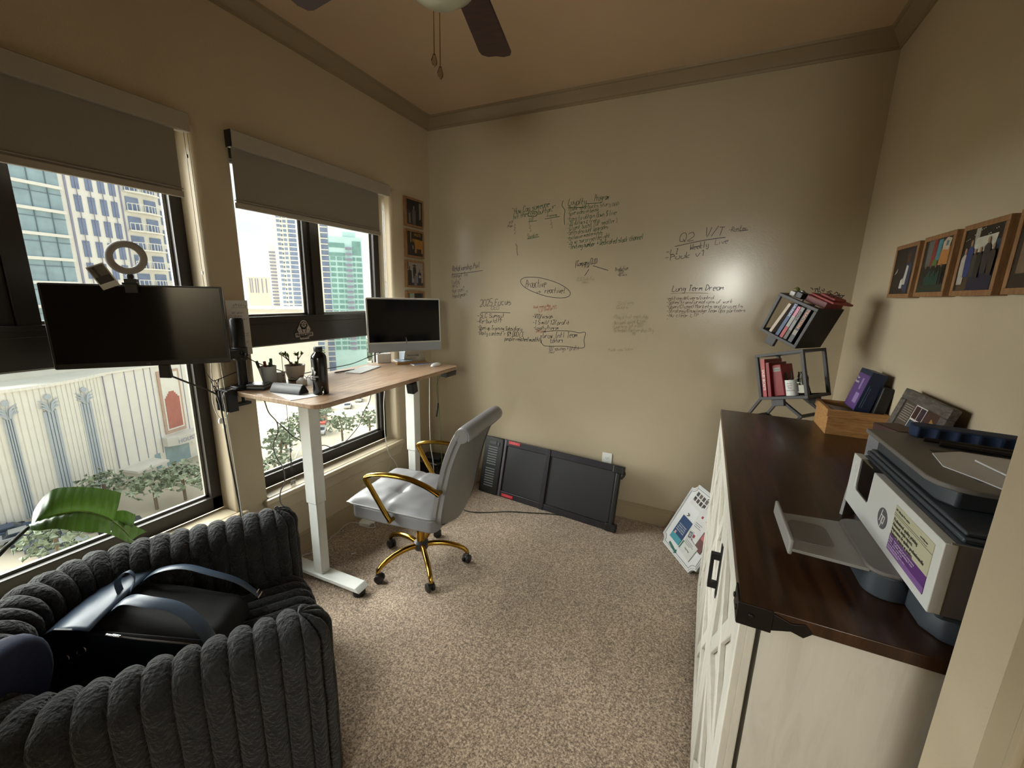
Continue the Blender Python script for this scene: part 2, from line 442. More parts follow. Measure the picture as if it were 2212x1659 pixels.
# all-in-one computer
comp = thing('desktop_computer', 'silver all-in-one computer with blank screen on the far end of the desk', 'computer', (.145, -.55, ZD), (0, 0, .99))
M_ALU = mat('brushed_aluminium', '9fa6ae', .32, metal=.55, var=.02, vs=20)
M_BEZ = mat('light_bezel', 'c6c8c4', .3, var=.02, vs=20)
M_SCREEN = mat('black_glass_screen', '030306', .08, var=.1, vs=4, spec=.35)
R = Matrix.Rotation(-.052, 4, 'X'); Tm = TR(0, -.075, .083) @ R
w_, h_ = .547, .385
b = MB(); b.T = Tm; b.prism(rrect(w_, h_, .012, cy=h_ / 2), -.0, .0105, ax='y'); b.build('housing', M_BEZ, comp, bevel=.002)
b = MB(); b.T = Tm; b.bb(-w_ / 2 + .0, w_ / 2 - .0, -.0010, .0006, .0, .060); b.build('chin', M_ALU, comp, bevel=.001)
b = MB(); b.T = Tm; b.bb(-w_ / 2 + .011, w_ / 2 - .011, -.0012, .0005, .071, h_ - .011); b.build('screen', M_SCREEN, comp, smooth=False)
b = MB(); b.T = Tm; b.lathe([(0, 0), (.0018, 0), (.0018, .0006)], 12, o=(0, -.0014, h_ - .0055), R=Matrix.Rotation(PI / 2, 3, 'X')); b.build('webcam', BLACK, comp)
b = MB(); b.bb(-.065, .065, -.065, .065, 0, .0055); b.tube([(0, .055, .005), (0, .058, .03), (0, .030, .09), (0, -.050, .20)], .065, 4, flat=.05); b.build('stand', M_ALU, comp, bevel=.001)

# acrylic plaque, hub and cards below the computer
pl = thing('award_plaque', 'clear acrylic award on a tan wooden base below the silver computer', 'award', (.275, -.62, ZD), (0, 0, .99))
M_TAN = wood('tan_wood', '8f6a38', 'a98350', (2, 14, 14), .45, 6)
b = MB(); b.bb(-.11, .11, -.018, .018, 0, .016); b.build('plaque_base', M_TAN, pl, bevel=.002)
M_ACR = glass('clear_acrylic', 'eef0f4')
b = MB(); b.bb(-.10, .10, -.004, .004, .016, .085); pa = b.build('plaque_face', M_ACR, pl, smooth=False)
b = MB()
text_mesh('FRANCHISE', .017, b, TR(.01, -.0046, .06) @ Matrix.Rotation(PI / 2, 4, 'X'), bold=.0004); text_mesh('FILMING', .012, b, TR(.01, -.0046, .04) @ Matrix.Rotation(PI / 2, 4, 'X'))
b.build('plaque_lettering', mat('engraved_ink', '3d3f52', .5, var=.02, vs=20), pa, smooth=False)
b = MB(); b.T = TR(.345, -.60, ZD + .0015) @ Matrix.Rotation(1.15, 4, 'Z'); b.box((0, 0, 0), (.15, .07, .003)); b.box((.004, .002, .002), (.13, .055, .002), 1)
tag(b.build('card', [PAPER, mat('lilac_card', '7d7a98', .6, var=.03, vs=20)], smooth=False), 'flat lilac and white card on the desk in front of the award', 'card')
b = MB(); b.T = TR(.085, -.70, ZD) @ Matrix.Rotation(.99, 4, 'Z'); b.bb(-.05, .05, -.02, .02, 0, .07)
tag(b.build('small_box', mat('pale_box', 'c9c7c2', .6, var=.03, vs=20), bevel=.003), 'small pale box behind the award on the desk', 'box')

# keyboard, stylus, mouse
kb = thing('keyboard', 'slim white and silver keyboard on the desk', 'keyboard', (.172, -.985, ZD), (0, 0, math.radians(106.5)))
b = MB(); b.prism(rrect(.279, .115, .012), .0, .0045); b.build('keyboard_body', mat('silver_shell', 'b9bdc0', .35, metal=.4, var=.02, vs=20), kb, bevel=.001)
for r in range(6):
    y = .044 - r * .0178
    if r < 5: ks = [(-.130 + i * .0188, .0165) for i in range(14)]
    else: ks = [(-.130, .0165), (-.111, .0165), (-.092, .0165), (-.072, .02), (-.014, .090), (.045, .02), (.064, .0165), (.083, .0165), (.102, .0165), (.118, .0165)]
    b = MB()
    for (x, ww) in ks: b.bb(x + (0 if ww > .05 else .004) - ww / 2, x + (0 if ww > .05 else .004) + ww / 2, y - .0075, y + .0075, .0045, .0062)
    b.build('key_row', WHITE, kb, bevel=.0006, seg=1)
b = MB(); b.tube([(.118, -1.165, ZD + .005), (.140, -1.035, ZD + .005)], .0042, 8); b.tube([(.118, -1.165, ZD + .005), (.116, -1.178, ZD + .005)], [.0042, .001], 8)
tag(b.build('pen', mat('dark_pen', '2b2e33', .4, var=.05, vs=30)), 'dark pen lying beside the white keyboard', 'pen')
ms = thing('computer_mouse', 'white low-profile computer mouse near the right end of the desk', 'mouse', (.475, -.60, ZD), (0, 0, math.radians(100)))
def mfn(u, v):
    a = 2 * PI * u; r = math.sin(PI / 2 * min(1, v * 1.0)); zz = math.cos(PI / 2 * v)
    return (.056 * r * math.cos(a), .029 * r * math.sin(a), .004 + .018 * zz)
b = MB(); b.grid(mfn, 28, 10, cu=True); b.prism([(.056 * math.cos(2 * PI * k / 28), .029 * math.sin(2 * PI * k / 28)) for k in range(28)], .001, .004); b.build('mouse_shell', WHITE, ms, ang=60)
b = MB(); b.prism([(.048 * math.cos(2 * PI * k / 24), .024 * math.sin(2 * PI * k / 24)) for k in range(24)], 0, .0012); b.build('mouse_base', GREYM, ms)

# water bottle
bo = thing('water_bottle', 'tall black metal water bottle with a white logo at the front of the desk', 'bottle', (.478, -1.580, ZD))
M_BOT = mat('gloss_black_bottle', '0e0d0d', .16, var=.1, vs=5, spec=.5)
b = MB(); b.lathe([(0, 0), (.034, 0), (.0365, .004), (.0365, .178), (.034, .192), (.026, .204), (.019, .210), (.018, .214), (0, .214)], 32); b.build('bottle_body', M_BOT, bo, ang=50)
b = MB(); b.lathe([(0, .214), (.020, .214), (.0205, .222), (.0205, .232), (.017, .237), (0, .237)], 20)
b.build('bottle_cap', BLACK, bo)
b = MB(); b.tube(bez([(.034, -.014, .004), (.046, -.022, .030), (.052, -.030, .028), (.052, -.034, .012), (.042, -.030, -.000 + .004), (.036, -.018, .004)], 5), .0022, 6); b.build('carabiner', CHROME, bo)
# logo wraps on the side facing the room
b = MB()
lm = MB(); text_mesh('FRANCHISE', .011, lm, TR(0, 0, .092) @ Matrix.Rotation(PI / 2, 4, 'X'), bold=.0003); text_mesh('FILMING', .008, lm, TR(0, 0, .080) @ Matrix.Rotation(PI / 2, 4, 'X'))
lm.prism([(-.012, .103), (.012, .103), (.018, .118), (.008, .124), (.010, .136), (0, .143), (-.010, .136), (-.008, .124), (-.018, .118)], -.0006, .0006, ax='y')
an0 = math.radians(-95)
for i, p in enumerate(lm.v):
    a = an0 + p[0] / .0368; lm.v[i] = (.0370 * math.cos(a), .0370 * math.sin(a), p[2])
lm.build('bottle_logo', mat('white_print', 'c9c9c9', .5, var=.02, vs=20), bo, smooth=False)

# potted jade plant
pot = thing('potted_plant', 'small jade plant in a white pot on the desk in front of the window', 'potted plant', (.090, -1.425, ZD))
M_POT = mat('pot_ceramic', 'b9afa6', .4, var=.03, vs=12)
b = MB(); b.lathe([(0, .006), (.036, .006), (.040, .012), (.050, .05), (.054, .088), (.050, .088), (.047, .078), (0, .078)], 32); b.build('pot', M_POT, pot, ang=50)
b = MB(); b.lathe([(0, 0), (.040, 0), (.043, .004), (.042, .008), (0, .008)], 24); b.build('saucer', mat('dark_saucer', '2a2522', .5, var=.1, vs=20), pot)
b = MB(); b.lathe([(0, .077), (.047, .079)], 16); b.build('soil', mat('soil', '2f2219', .95, var=.3, vs=200, bump=.8, bs=300, bd=.004), pot)
M_STEM = mat('woody_stem', '5a4632', .8, var=.2, vs=60); M_JADE = mat('jade_leaf', '55702c', .4, var=.25, vs=30)
st = MB(); lf = MB(); rnd = random.Random(3)
def jleaf(mb, p, d, s):
    d = d.normalized(); a = d.cross(Vector((0, 0, 1))); a = a.normalized() if a.length > .1 else Vector((1, 0, 0)); n = a.cross(d)
    for (t, wd) in ((0, 0),): pass
    pts = [p, p + d * s * .45 + a * s * .33, p + d * s, p + d * s * .45 - a * s * .33, p + d * s * .5 + n * s * .14, p + d * s * .5 - n * s * .10]
    mb.add(pts, [(0, 1, 4), (1, 2, 4), (2, 3, 4), (3, 0, 4), (1, 0, 5), (2, 1, 5), (3, 2, 5), (0, 3, 5)])
def branch(p, d, L, r, dep):
    q = p + d * L; st.tube([p, (p + q) / 2 + Vector((rnd.uniform(-.004, .004), rnd.uniform(-.004, .004), 0)), q], [r, r * .9, r * .8], 6)
    if dep == 0:
        for k in range(9):
            dd = (d + Vector((rnd.uniform(-1, 1), rnd.uniform(-1, 1), rnd.uniform(-.5, .8)))).normalized(); jleaf(lf, q - d * L * rnd.uniform(0, .7), dd, rnd.uniform(.011, .017))
        return
    for k in range(3 if dep > 1 else 2):
        dd = (d + Vector((rnd.uniform(-.9, .9), rnd.uniform(-.9, .9), rnd.uniform(0, .5)))).normalized(); branch(q, dd, L * rnd.uniform(.6, .85), r * .7, dep - 1)
branch(Vector((0, 0, .075)), Vector((-.25, -.55, .8)).normalized(), .045, .0045, 2)
branch(Vector((.005, .01, .075)), Vector((.10, .18, 1)).normalized(), .040, .0040, 2)
branch(Vector((.0, .0, .075)), Vector((.3, .3, .5)).normalized(), .016, .003, 1)
branch(Vector((.0, .0, .075)), Vector((-.6, -.2, .4)).normalized(), .018, .003, 1)
st.build('stem', M_STEM, pot); o = lf.build('foliage', M_JADE, pot, ang=60)

# pen cup with markers
cup = thing('pen_cup', 'frosted plastic cup of marker pens at the left end of the desk', 'pen cup', (.095, -1.585, ZD))
M_FROST = mat('frosted_plastic', 'b6bfc6', .35, var=.04, vs=15)
b = MB(); b.lathe([(0, 0), (.030, 0), (.032, .004), (.038, .105), (.0365, .105), (.030, .006), (0, .006)], 20); b.build('cup', M_FROST, cup, ang=50)
for k, (dx, dy, tx, ty, hh, cc) in enumerate(((-.012, -.02, -.10, -.20, .128, '3a3d40'), (-.002, -.004, -.02, -.10, .122, '7e2f26'), (.010, .006, .02, .02, .135, '1f6b3e'), (.016, -.012, .08, .05, .118, '22262b'), (-.016, .012, -.05, .18, .120, '4c6b57'))):
    q = MB(); p = Vector((dx, dy, .008)); d = Vector((tx, ty, 1)).normalized(); q.tube([p, p + d * hh], .0062, 10); q.tube([p + d * (hh * .72), p + d * (hh + .002)], .0072, 10, 1)
    o = q.build('marker_pen', [PAPER, mat('marker_cap_' + cc, cc, .4, var=.05, vs=20)])
    o.location = o.location + cup.location
    tag(o, ['grey capped marker at the window side of the frosted cup', 'red capped marker in the frosted cup', 'green capped marker standing tallest in the frosted cup', 'black capped marker in the frosted cup', 'dull green marker at the right rim of the frosted cup'][k], 'marker', 'markers in the frosted cup')
# charger blocks, small items
b = MB(); b.T = TR(.045, -1.50, ZD) @ Matrix.Rotation(.5, 4, 'Z'); b.bb(-.03, .03, -.022, .022, 0, .055); b.bb(.0301, .031, -.010, -.004, .030, .040, 1); b.bb(.0301, .031, .004, .010, .030, .040, 1); b.bb(.0301, .031, -.002, .003, .014, .022, 1)
tag(b.build('power_outlet_cube', [mat('pale_plug', 'b4ada6', .45, var=.03, vs=20), BLACK], bevel=.004), 'pale cube-shaped plug outlet between the pen cup and plant pot', 'power outlet')
b = MB(); b.T = TR(.235, -1.50, ZD) @ Matrix.Rotation(.3, 4, 'Z'); b.bb(-.02, .02, -.02, .02, 0, .028); b.lathe([(.0, .028), (.022, .028), (.010, .040), (0, .042)], 16)
tag(b.build('charger', WHITE, bevel=.003), 'small white charger block on the desk beside the eyeglasses case', 'charger')
gl = thing('eyeglasses', 'thin black eyeglasses folded in front of the plant pot', 'eyeglasses', (.20, -1.43, ZD), (0, 0, 1.35))
b = MB()
for s in (-1, 1):
    b.tube([(s * .034 + .024 * math.cos(2 * PI * k / 16), 0, .022 + .019 * math.sin(2 * PI * k / 16)) for k in range(16)], .0013, 5, closed=True)
b.tube([(-.010, 0, .026), (0, -.002, .030), (.010, 0, .026)], .0014, 5); b.build('rims', BLACKM, gl)
for s in (-1, 1):
    q = MB(); q.tube(bez([(s * .058, 0, .026), (s * .060, .05, .024), (s * .058, .10, .018), (s * .055, .13, .004)], 4), .0016, 5); q.build('temple', BLACKM, gl)
b = MB(); b.T = TR(.375, -1.655, ZD) @ Matrix.Rotation(-.20, 4, 'Z')
b.add([(-.135, -.060, .0005), (.12, -.075, .0005), (.13, .055, .0005), (-.12, .070, .0005), (-.135, -.060, .0025), (.12, -.075, .0025), (.13, .055, .0025), (-.12, .070, .0025)], [(0, 1, 2, 3), (4, 5, 6, 7), (0, 1, 5, 4), (1, 2, 6, 5), (2, 3, 7, 6), (3, 0, 4, 7)])
tag(b.build('paper_sheet', PAPER, smooth=False), 'white paper sheets under the grey eyeglasses case', 'paper')
cs = thing('glasses_case', 'grey triangular folding eyeglasses case open at one end on white papers', 'glasses case', (.335, -1.650, ZD + .003), (0, 0, .20))
def tri(t):
    P = [(-.030, .0), (.030, .0), (.012, .022), (.0, .044), (-.012, .040), (-.030, .012)]
    return P
b = MB(); pr2 = [(-.032, .0), (.030, .0), (.034, .003), (.010, .040), (.0, .046), (-.010, .042), (-.034, .012), (-.035, .004)]
b.prism([(p[0], p[1]) for p in pr2], -.088, .088, ax='x'); b.build('case_body', mat('grey_leatherette', '4c4d50', .42, var=.08, vs=30, bump=.1, bs=500), cs, bevel=.003)
b = MB(); b.prism([(p[0] * .84, p[1] * .84 + .003) for p in pr2], .0875, .0890, ax='x'); b.build('case_opening', mat('case_lining', '0d0b0b', .8, var=.1, vs=30), cs)

# monitor on a pole arm
mo = thing('monitor', 'black widescreen monitor with blank screen held over the armchair by a desk arm', 'monitor', (.215, -2.15, 1.345), (0, 0, .927))
b = MB(); b.prism(rrect(.535, .312, .006, cy=.156), -.008, .008, ax='y'); b.bb(-.2, .2, .008, .030, .06, .26); b.build('monitor_housing', BLACK, mo, bevel=.002)
b = MB(); b.bb(-.259, .259, -.0092, -.0075, .020, .305); b.build('screen', M_SCREEN, mo, smooth=False)
b = MB(); text_mesh('LG', .011, b, TR(0, -.0095, .009) @ Matrix.Rotation(PI / 2, 4, 'X')); b.build('monitor_logo', mat('grey_print', '6a6a6a', .5, var=.02, vs=10), mo, smooth=False)
b = MB(); b.tube([(-.2675, -.0005, .310), (.2675, -.0005, .310)], .0014, 5); b.build('bezel_edge', GREYM, mo)
b = MB(); b.prism([(.030, .002), (.062, .002), (.066, -.052), (.028, -.048)], -.020, .012, ax='y'); b.build('joystick_housing', BLACK, mo, bevel=.002)
arm = thing('pole_mount', 'black pole mount clamped to the left end of the desk', 'monitor mount', (.052, -1.700, ZD))
b = MB(); b.lathe([(0, 0), (.024, 0), (.024, .165), (0, .165)], 20); b.lathe([(0, .21), (.029, .21), (.031, .22), (.031, .352), (.026, .362), (0, .362)], 20); b.build('pole', BLACKM, arm)
b = MB(); b.lathe([(.026, .15), (.036, .15), (.036, .215), (.026, .215)], 20); b.bb(-.03, .04, -.12, .0, .165, .205); b.tube([(.036, .0, .18), (.06, .0, .18)], .009, 8); b.build('collar', BLACK, arm, bevel=.003)
b = MB(); b.tube(bez([(.0, -.10, .185), (.01, -.25, .20), (.08, -.40, .26), (.135, -.43, .33)], 5), .018, 10); b.box((.138, -.432, .345), (.09, .02, .09), R=Matrix.Rotation(.927, 3, 'Z')); b.build('arm', BLACKM, arm)
b = MB(); b.prism(rrect(.10, .12, .02), 0.001, .012); b.prism(rrect(.09, .11, .02, cx=.01), .012, .022); b.build('base_plate', BLACKM, arm, bevel=.002)
b = MB(); b.bb(-.045, .045, -.108, -.062, -.10, .012)
for k in range(4): b.tube([(-.036 + k * .024, -.110, -.095), (-.036 + k * .024, -.110, .008)], .010, 8)
b.bb(-.02, .02, -.07, .02, -.085, -.070); b.tube([(0, -.01, -.075), (0, -.01, -.026)], .008, 8)
b.build('clamp', BLACKM, arm, bevel=.002)
b = MB(); b.T = TR(.125, -1.665, ZD) @ Matrix.Rotation(.5, 4, 'Z')
for k in range(3): b.bb(-.045, .045, -.040, .040, .001 + k * .009, .006 + k * .009, k % 2); b.bb(-.043, .043, -.038, .038, .006 + k * .009, .010 + k * .009, 1)
tag(b.build('notebook_stack', [BLACK, mat('silver_edge', '8d9196', .4, metal=.4, var=.03, vs=20)], bevel=.001), 'low stack of black and silver drives on the desk at the pole mount', 'hard drives')

# ring light and instant photo clipped on the monitor top
mT = Matrix.Translation((.215, -2.15, 1.345)) @ Matrix.Rotation(.927, 4, 'Z')
rl = thing('ring_light', 'small white ring light clipped on top of the black monitor', 'ring light', M=mT @ TR(-.012, -.008, .312))
b = MB(); b.T = TR(.0, -.01, .098) @ Matrix.Rotation(-.12, 4, 'X')
b.grid(lambda u, v: ((.049 + .0125 * math.cos(2 * PI * v)) * math.cos(2 * PI * u), .006 * math.sin(2 * PI * v) , (.049 + .0125 * math.cos(2 * PI * v)) * math.sin(2 * PI * u)), 48, 10, cu=True, cv=True)
b.build('ring', mat('ring_diffuser', '9a9896', .5, var=.02, vs=10), rl, ang=60)
b = MB(); b.bb(-.016, .020, -.022, .012, -.030, .022); b.lathe([(0, 0), (.010, 0), (.012, .012), (.008, .02), (0, .02)], 12, o=(0, -.004, .020)); b.tube([(-.022, -.02, .004), (.024, -.02, .004)], .005, 8); b.build('clip', BLACK, rl, bevel=.003)
ip = thing('instant_photo', 'white bordered instant photo tucked beside the ring light', 'photo', M=mT @ TR(-.068, -.014, .300) @ Matrix.Rotation(-.42, 4, 'Y') @ Matrix.Rotation(.12, 4, 'X'))
b = MB(); b.bb(-.027, .027, -.0005, .0005, 0, .086); b.build('photo_border', PAPER, ip, smooth=False)
b = MB(); b.bb(-.023, .023, -.0012, -.0004, .02, .082); b.build('photo_print', mat('photo_grey', '5d5b57', .4, var=.25, vs=40), ip, smooth=False)
b = MB(); b.bb(-.023, .023, -.0016, -.0012, .02, .045); b.bb(-.012, -.004, -.0018, -.0012, .03, .080); b.build('photo_figure', mat('photo_dark', '15120f', .4, var=.2, vs=60), ip, smooth=False)

# ---------------------------------------------------------------- cables
def cable(name, pts, r, m, label, cat='cable', group=None, n=6):
    b = MB(); b.tube(bez(pts, n), r, 6); return tag(b.build(name, m), label, cat, group)
WC = mat('white_cable', 'c2bfb8', .5, var=.03, vs=20); GC = mat('grey_cable', '77767a', .5, var=.03, vs=20)
cable('cable', [(.12, -1.646, 1.10), (.12, -1.627, 1.008), (.12, -1.586, .939), (.12, -1.587, .878), (.12, -1.614, .833), (.12, -1.619, .78), (.12, -1.603, .726), (.12, -1.576, .662), (.12, -1.576, .583), (.12, -1.606, .534), (.12, -1.613, .471), (.12, -1.587, .386), (.13, -1.60, .1), (.13, -1.62, .008)], .0032, GC, 'wavy grey cable hanging from the desk in front of the window sill')
cable('cable', [(.12, -1.586, .942), (.12, -1.544, .892), (.12, -1.501, .832), (.12, -1.451, .788), (.12, -1.401, .725), (.12, -1.295, .708), (.12, -1.221, .664), (.12, -1.133, .676), (.12, -1.006, .752), (.12, -.967, .824), (.12, -.887, .922), (.12, -.86, 1.09)], .0026, BLACK, 'thin black cable looping under the desk between the two legs')
cable('cable', [(.05, -.62, 1.09), (.05, -.66, .95), (.05, -.681, .832), (.05, -.683, .722), (.05, -.682, .573), (.06, -.66, .414), (.08, -.602, .306), (.10, -.56, .1), (.10, -.55, .008)], .0032, WC, 'white cable hanging past the right side of the window sill')
cable('cable', [(.285, -.42, 1.06), (.281, -.42, .878), (.277, -.42, .687), (.281, -.42, .453), (.305, -.42, .286), (.31, -.42, .05)], .0035, WC, 'thick white cable hanging straight down in the far corner behind the chair')
cable('cable', [(.308, -.38, 1.10), (.334, -.38, .952), (.339, -.38, .763), (.353, -.38, .493), (.363, -.38, .295), (.37, -.38, .03)], .0030, mat('olive_cable', '4e5a22', .5, var=.05, vs=20), 'olive and black cable hanging down beside the thick white one in the corner')
cable('cable', [(.60, -.64, 1.10), (.45, -.50, 1.06), (.34, -.40, .95), (.336, -.388, .80)], .0022, BLACK, 'short black cable from the keypad under the far end of the desk')
b = MB(); b.tube([(.336, -.386, .80), (.330, -.386, .75), (.318, -.386, .685)], .007, 8); tag(b.build('inline_switch', BLACK), 'black inline connector hanging beside the olive cable', 'connector')
cable('cable', [(.235, -2.10, 1.30), (.16, -1.99, 1.235), (.09, -1.88, 1.17), (.06, -1.83, 1.10), (.06, -1.815, .8), (.07, -1.80, .4), (.075, -1.80, .01)], .0042, BLACK, 'thick black cable from the monitor over the clamp and down to the carpet')
cable('cable', [(.085, -1.775, 1.158), (.075, -1.815, 1.14), (.085, -1.82, 1.05), (.095, -1.815, .7), (.105, -1.815, .3), (.105, -1.815, .01)], .0036, WC, 'white cable running down beside the thick black one left of the desk')
cable('cable', [(.10, -1.72, 1.335), (.06, -1.63, 1.275), (.06, -1.51, 1.214), (.06, -1.398, 1.171), (.06, -1.288, 1.168), (.06, -1.168, 1.170), (.06, -.978, 1.173), (.06, -.806, 1.202), (.09, -.70, 1.225)], .0026, BLACK, 'thin black cable strung along the back of the desk to the computer')
cable('cable', [(.02, -1.851, 1.248), (.02, -1.83, 1.21), (.02, -1.814, 1.203), (.02, -1.757, 1.217), (.03, -1.70, 1.235)], .0022, BLACK, 'thin black cable on the wall left of the pole mount')
b = MB(); b.tube(bez([(.02, -1.835, 1.21), (.02, -1.82, 1.16), (.025, -1.80, 1.21), (.02, -1.815, 1.12), (.03, -1.822, 1.21), (.02, -1.80, 1.13), (.025, -1.828, 1.18), (.02, -1.81, 1.09), (.02, -1.822, 1.10), (.02, -1.812, 1.16)], 5), .0018, 5); b.tube([(.02, -1.84, 1.152), (.02, -1.79, 1.150)], .0016, 5)
tag(b.build('cable_bundle', BLACK), 'tied bundle of thin black cable on the wall between the windows', 'cable')
b = MB(); b.tube(bez([(.01, -1.817, 1.30), (.01, -1.826, 1.185), (.01, -1.833, 1.092), (.01, -1.819, 1.023), (.01, -1.796, .997), (.01, -1.774, 1.009), (.01, -1.764, 1.076), (.01, -1.77, 1.175), (.01, -1.775, 1.30)], 5), .0022, 6); b.lathe([(0, 0), (.009, .004), (.011, .016), (.005, .03), (0, .03)], 10, o=(.012, -1.81, .975)); b.lathe([(0, 0), (.008, .004), (.008, .02), (0, .024)], 10, o=(.012, -1.795, .945))
tag(b.build('shade_cord', WHITE), 'white shade cord loop with a tensioner on the wall between the windows', 'cord')
b = MB(); b.tube(bez([(-.03, -1.415, 1.30), (-.03, -1.415, 1.013), (-.03, -1.414, .874), (-.03, -1.416, .702)], 4), .0018, 5); b.box((-.03, -1.418, .69), (.012, .012, .03), 1)
for dy in (-.012, -.004, .006, .014): b.tube([(-.03, -1.418, .68), (-.03, -1.42 + dy * .5, .58), (-.03, -1.42 + dy, .475)], .0012, 5); b.tube([(-.03, -1.42 + dy, .490), (-.03, -1.42 + dy, .463)], .003, 6, 1)
tag(b.build('hanging_cord', [BLACK, GREYM]), 'thin cord with tassel ends hanging in front of the window behind the desk leg', 'cord')
# floor items under the desk
ad = thing('power_adapter', 'square white power adapter on the carpet below the window sill', 'power adapter', (.118, -.985, 0), (0, 0, .35))
b = MB(); b.prism(rrect(.085, .085, .014), .002, .028); b.build('adapter_body', WHITE, ad, bevel=.005)
b = MB(); b.box((.052, .0, .014), (.022, .016, .012)); b.build('adapter_plug', WHITE, ad, bevel=.003)
cable('cable', [(.172, -.970, .014), (.20, -.985, .012), (.215, -1.01, .012), (.18, -1.055, .03), (.12, -1.08, .06), (.07, -1.12, .055), (.055, -1.20, .02), (.06, -1.30, .008), (.07, -1.40, .008), (.05, -1.47, .008), (.10, -1.60, .008), (.20, -1.68, .008), (.26, -1.72, .008)], .0028, WC, 'white power cable arching over the carpet to the near desk leg')
cable('cable', [(.085, -.95, .02), (.10, -.88, .06), (.12, -.82, .12), (.05, -.70, .2), (.03, -.62, .30)], .0022, WC, 'thin white cable rising behind the white power adapter')
b = MB(); b.T = TR(.308, -1.29, .004) @ Matrix.Rotation(.9, 4, 'Z'); b.box((0, 0, 0), (.03, .012, .006)); tag(b.build('paper_scrap', PAPER, bevel=.002), 'tiny white scrap lying on the carpet between desk leg and chair', 'scrap')
bn = thing('storage_bin', 'black bin on the carpet in the far corner behind the grey chair', 'bin', (.20, -.28, 0))
b = MB(); b.prism([(-.11, -.09), (.11, -.09), (.11, .09), (-.11, .09)], 0, .26); b.prism(rrect(.24, .20, .02), .25, .27); b.build('bin_body', BLACK, bn, bevel=.01)
b = MB(); b.box((0, 0, .285), (.17, .12, .03), R=Matrix.Rotation(.2, 3, 'Z')); b.build('bin_lid', BLACKM, bn, bevel=.01)

# sheet taped on the pier, logo sticker on the window rail
ps = thing('paper_note', 'white handwritten sheet taped to the wall pier behind the pole mount', 'paper', (.0012, -1.656, 1.31))
b = MB(); b.bb(0, .0008, -.055, .055, 0, .282); b.build('sheet', PAPER, ps, smooth=False)
st_ = thing('sticker', 'white film reel logo sticker on the dark window rail', 'sticker', (XG + .0155, -1.186, 1.345))
# ================================================================ single stroke handwriting
GL = {
'A':'022842|1535','B':'0208|0828374536050|','C':'4738180603123243','D':'02082846441202','E':'48080242|0535','F':'480802|0535','G':'4738180603124244|4424','H':'0208|4842|0545','I':'1838|2822|1232','J':'38331202','K':'0208|480542','L':'080242',
'M':'0208254842','N':'02084248','O':'180603123243463818','P':'020828374605','Q':'180603123243463818|2441','R':'0208283746050542','S':'47381806153543321203','T':'0848|2822','U':'080312324348','V':'082248','W':'0812254248|','X':'0842|4802','Y':'082548|2522','Z':'08480242',
'a':'45150412324345|4542','b':'0802|0525434212','c':'35150412324','d':'4842|45150412324','e':'04444535150412324','f':'37281702|0525','g':'451504132344|45401000','h':'0802|04153542','i':'1512|1717','j':'25201000|2727','k':'0802|350332|','l':'1812','m':'0502|0415232|2435443542','n':'0502|04153542','o':'15040312324345351','p':'0500|05254342121','q':'451504122344|4540','r':'0502|042535','s':'351504443212','t':'181322|0535','u':'0503123245|4542','v':'052245','w':'0512243245','x':'0542|4502','y':'0522|454011','z':'05450242',
'0':'180603123243463818','1':'0728|2822','2':'0718384502424','3':'081848|254543321203','4':'08054548|4842','5':'4808053544321203','6':'381804031232434505','7':'084822','8':'2817062544432212032517|','9':'4545180616453832',
'-':'0535','+':'0545|2723','=':'0646|0444','/':'4802','\\':'0842','(':'28151312202','|':'2822',')':'183533122','"':'0807|2827','?':'07183837252|2322','!':'2824|2322','.':'1212','&':'4212061727160312234','%':'4802|0807|4342','$':'4738180615354332120|2921',':':'1515|1313',',':'1211',
}
def glyph(ch):
    s = GL.get(ch, '')
    out = []
    for part in s.split('|'):
        pts = [(int(part[i]), int(part[i + 1])) for i in range(0, len(part) - 1, 2)]
        if pts: out.append(pts)
    return out
INK = {'g': ('green_marker_ink', '3f5b38'), 'k': ('black_marker_ink', '332f2b'), 'r': ('red_marker_ink', '93402f'), 'f': ('faded_marker_ink', '948768'), 'b': ('violet_marker_ink', '4a4550'), 'm': ('brown_marker_ink', '5c3a2b')}
def ribbon(mb, pts, w, P):
    """stroke of marker ink as a flat ribbon; P maps (a, b) to 3D"""
    pts = [Vector((p[0], p[1])) for p in pts]
    if len(pts) < 2 or (pts[0] - pts[-1]).length < 1e-6 and len(pts) == 2: pts = [pts[0], pts[0] + Vector((w, w * .3))]
    vs = []
    for i, p in enumerate(pts):
        a = pts[max(0, i - 1)]; c = pts[min(len(pts) - 1, i + 1)]; d = (c - a)
        d = d.normalized() if d.length > 1e-9 else Vector((1, 0)); n = Vector((-d.y, d.x)) * w / 2
        vs += [P(p.x + n.x, p.y + n.y), P(p.x - n.x, p.y - n.y)]
    mb.add(vs, [(2 * i, 2 * i + 1, 2 * i + 3, 2 * i + 2) for i in range(len(pts) - 1)])
RH = random.Random(11)
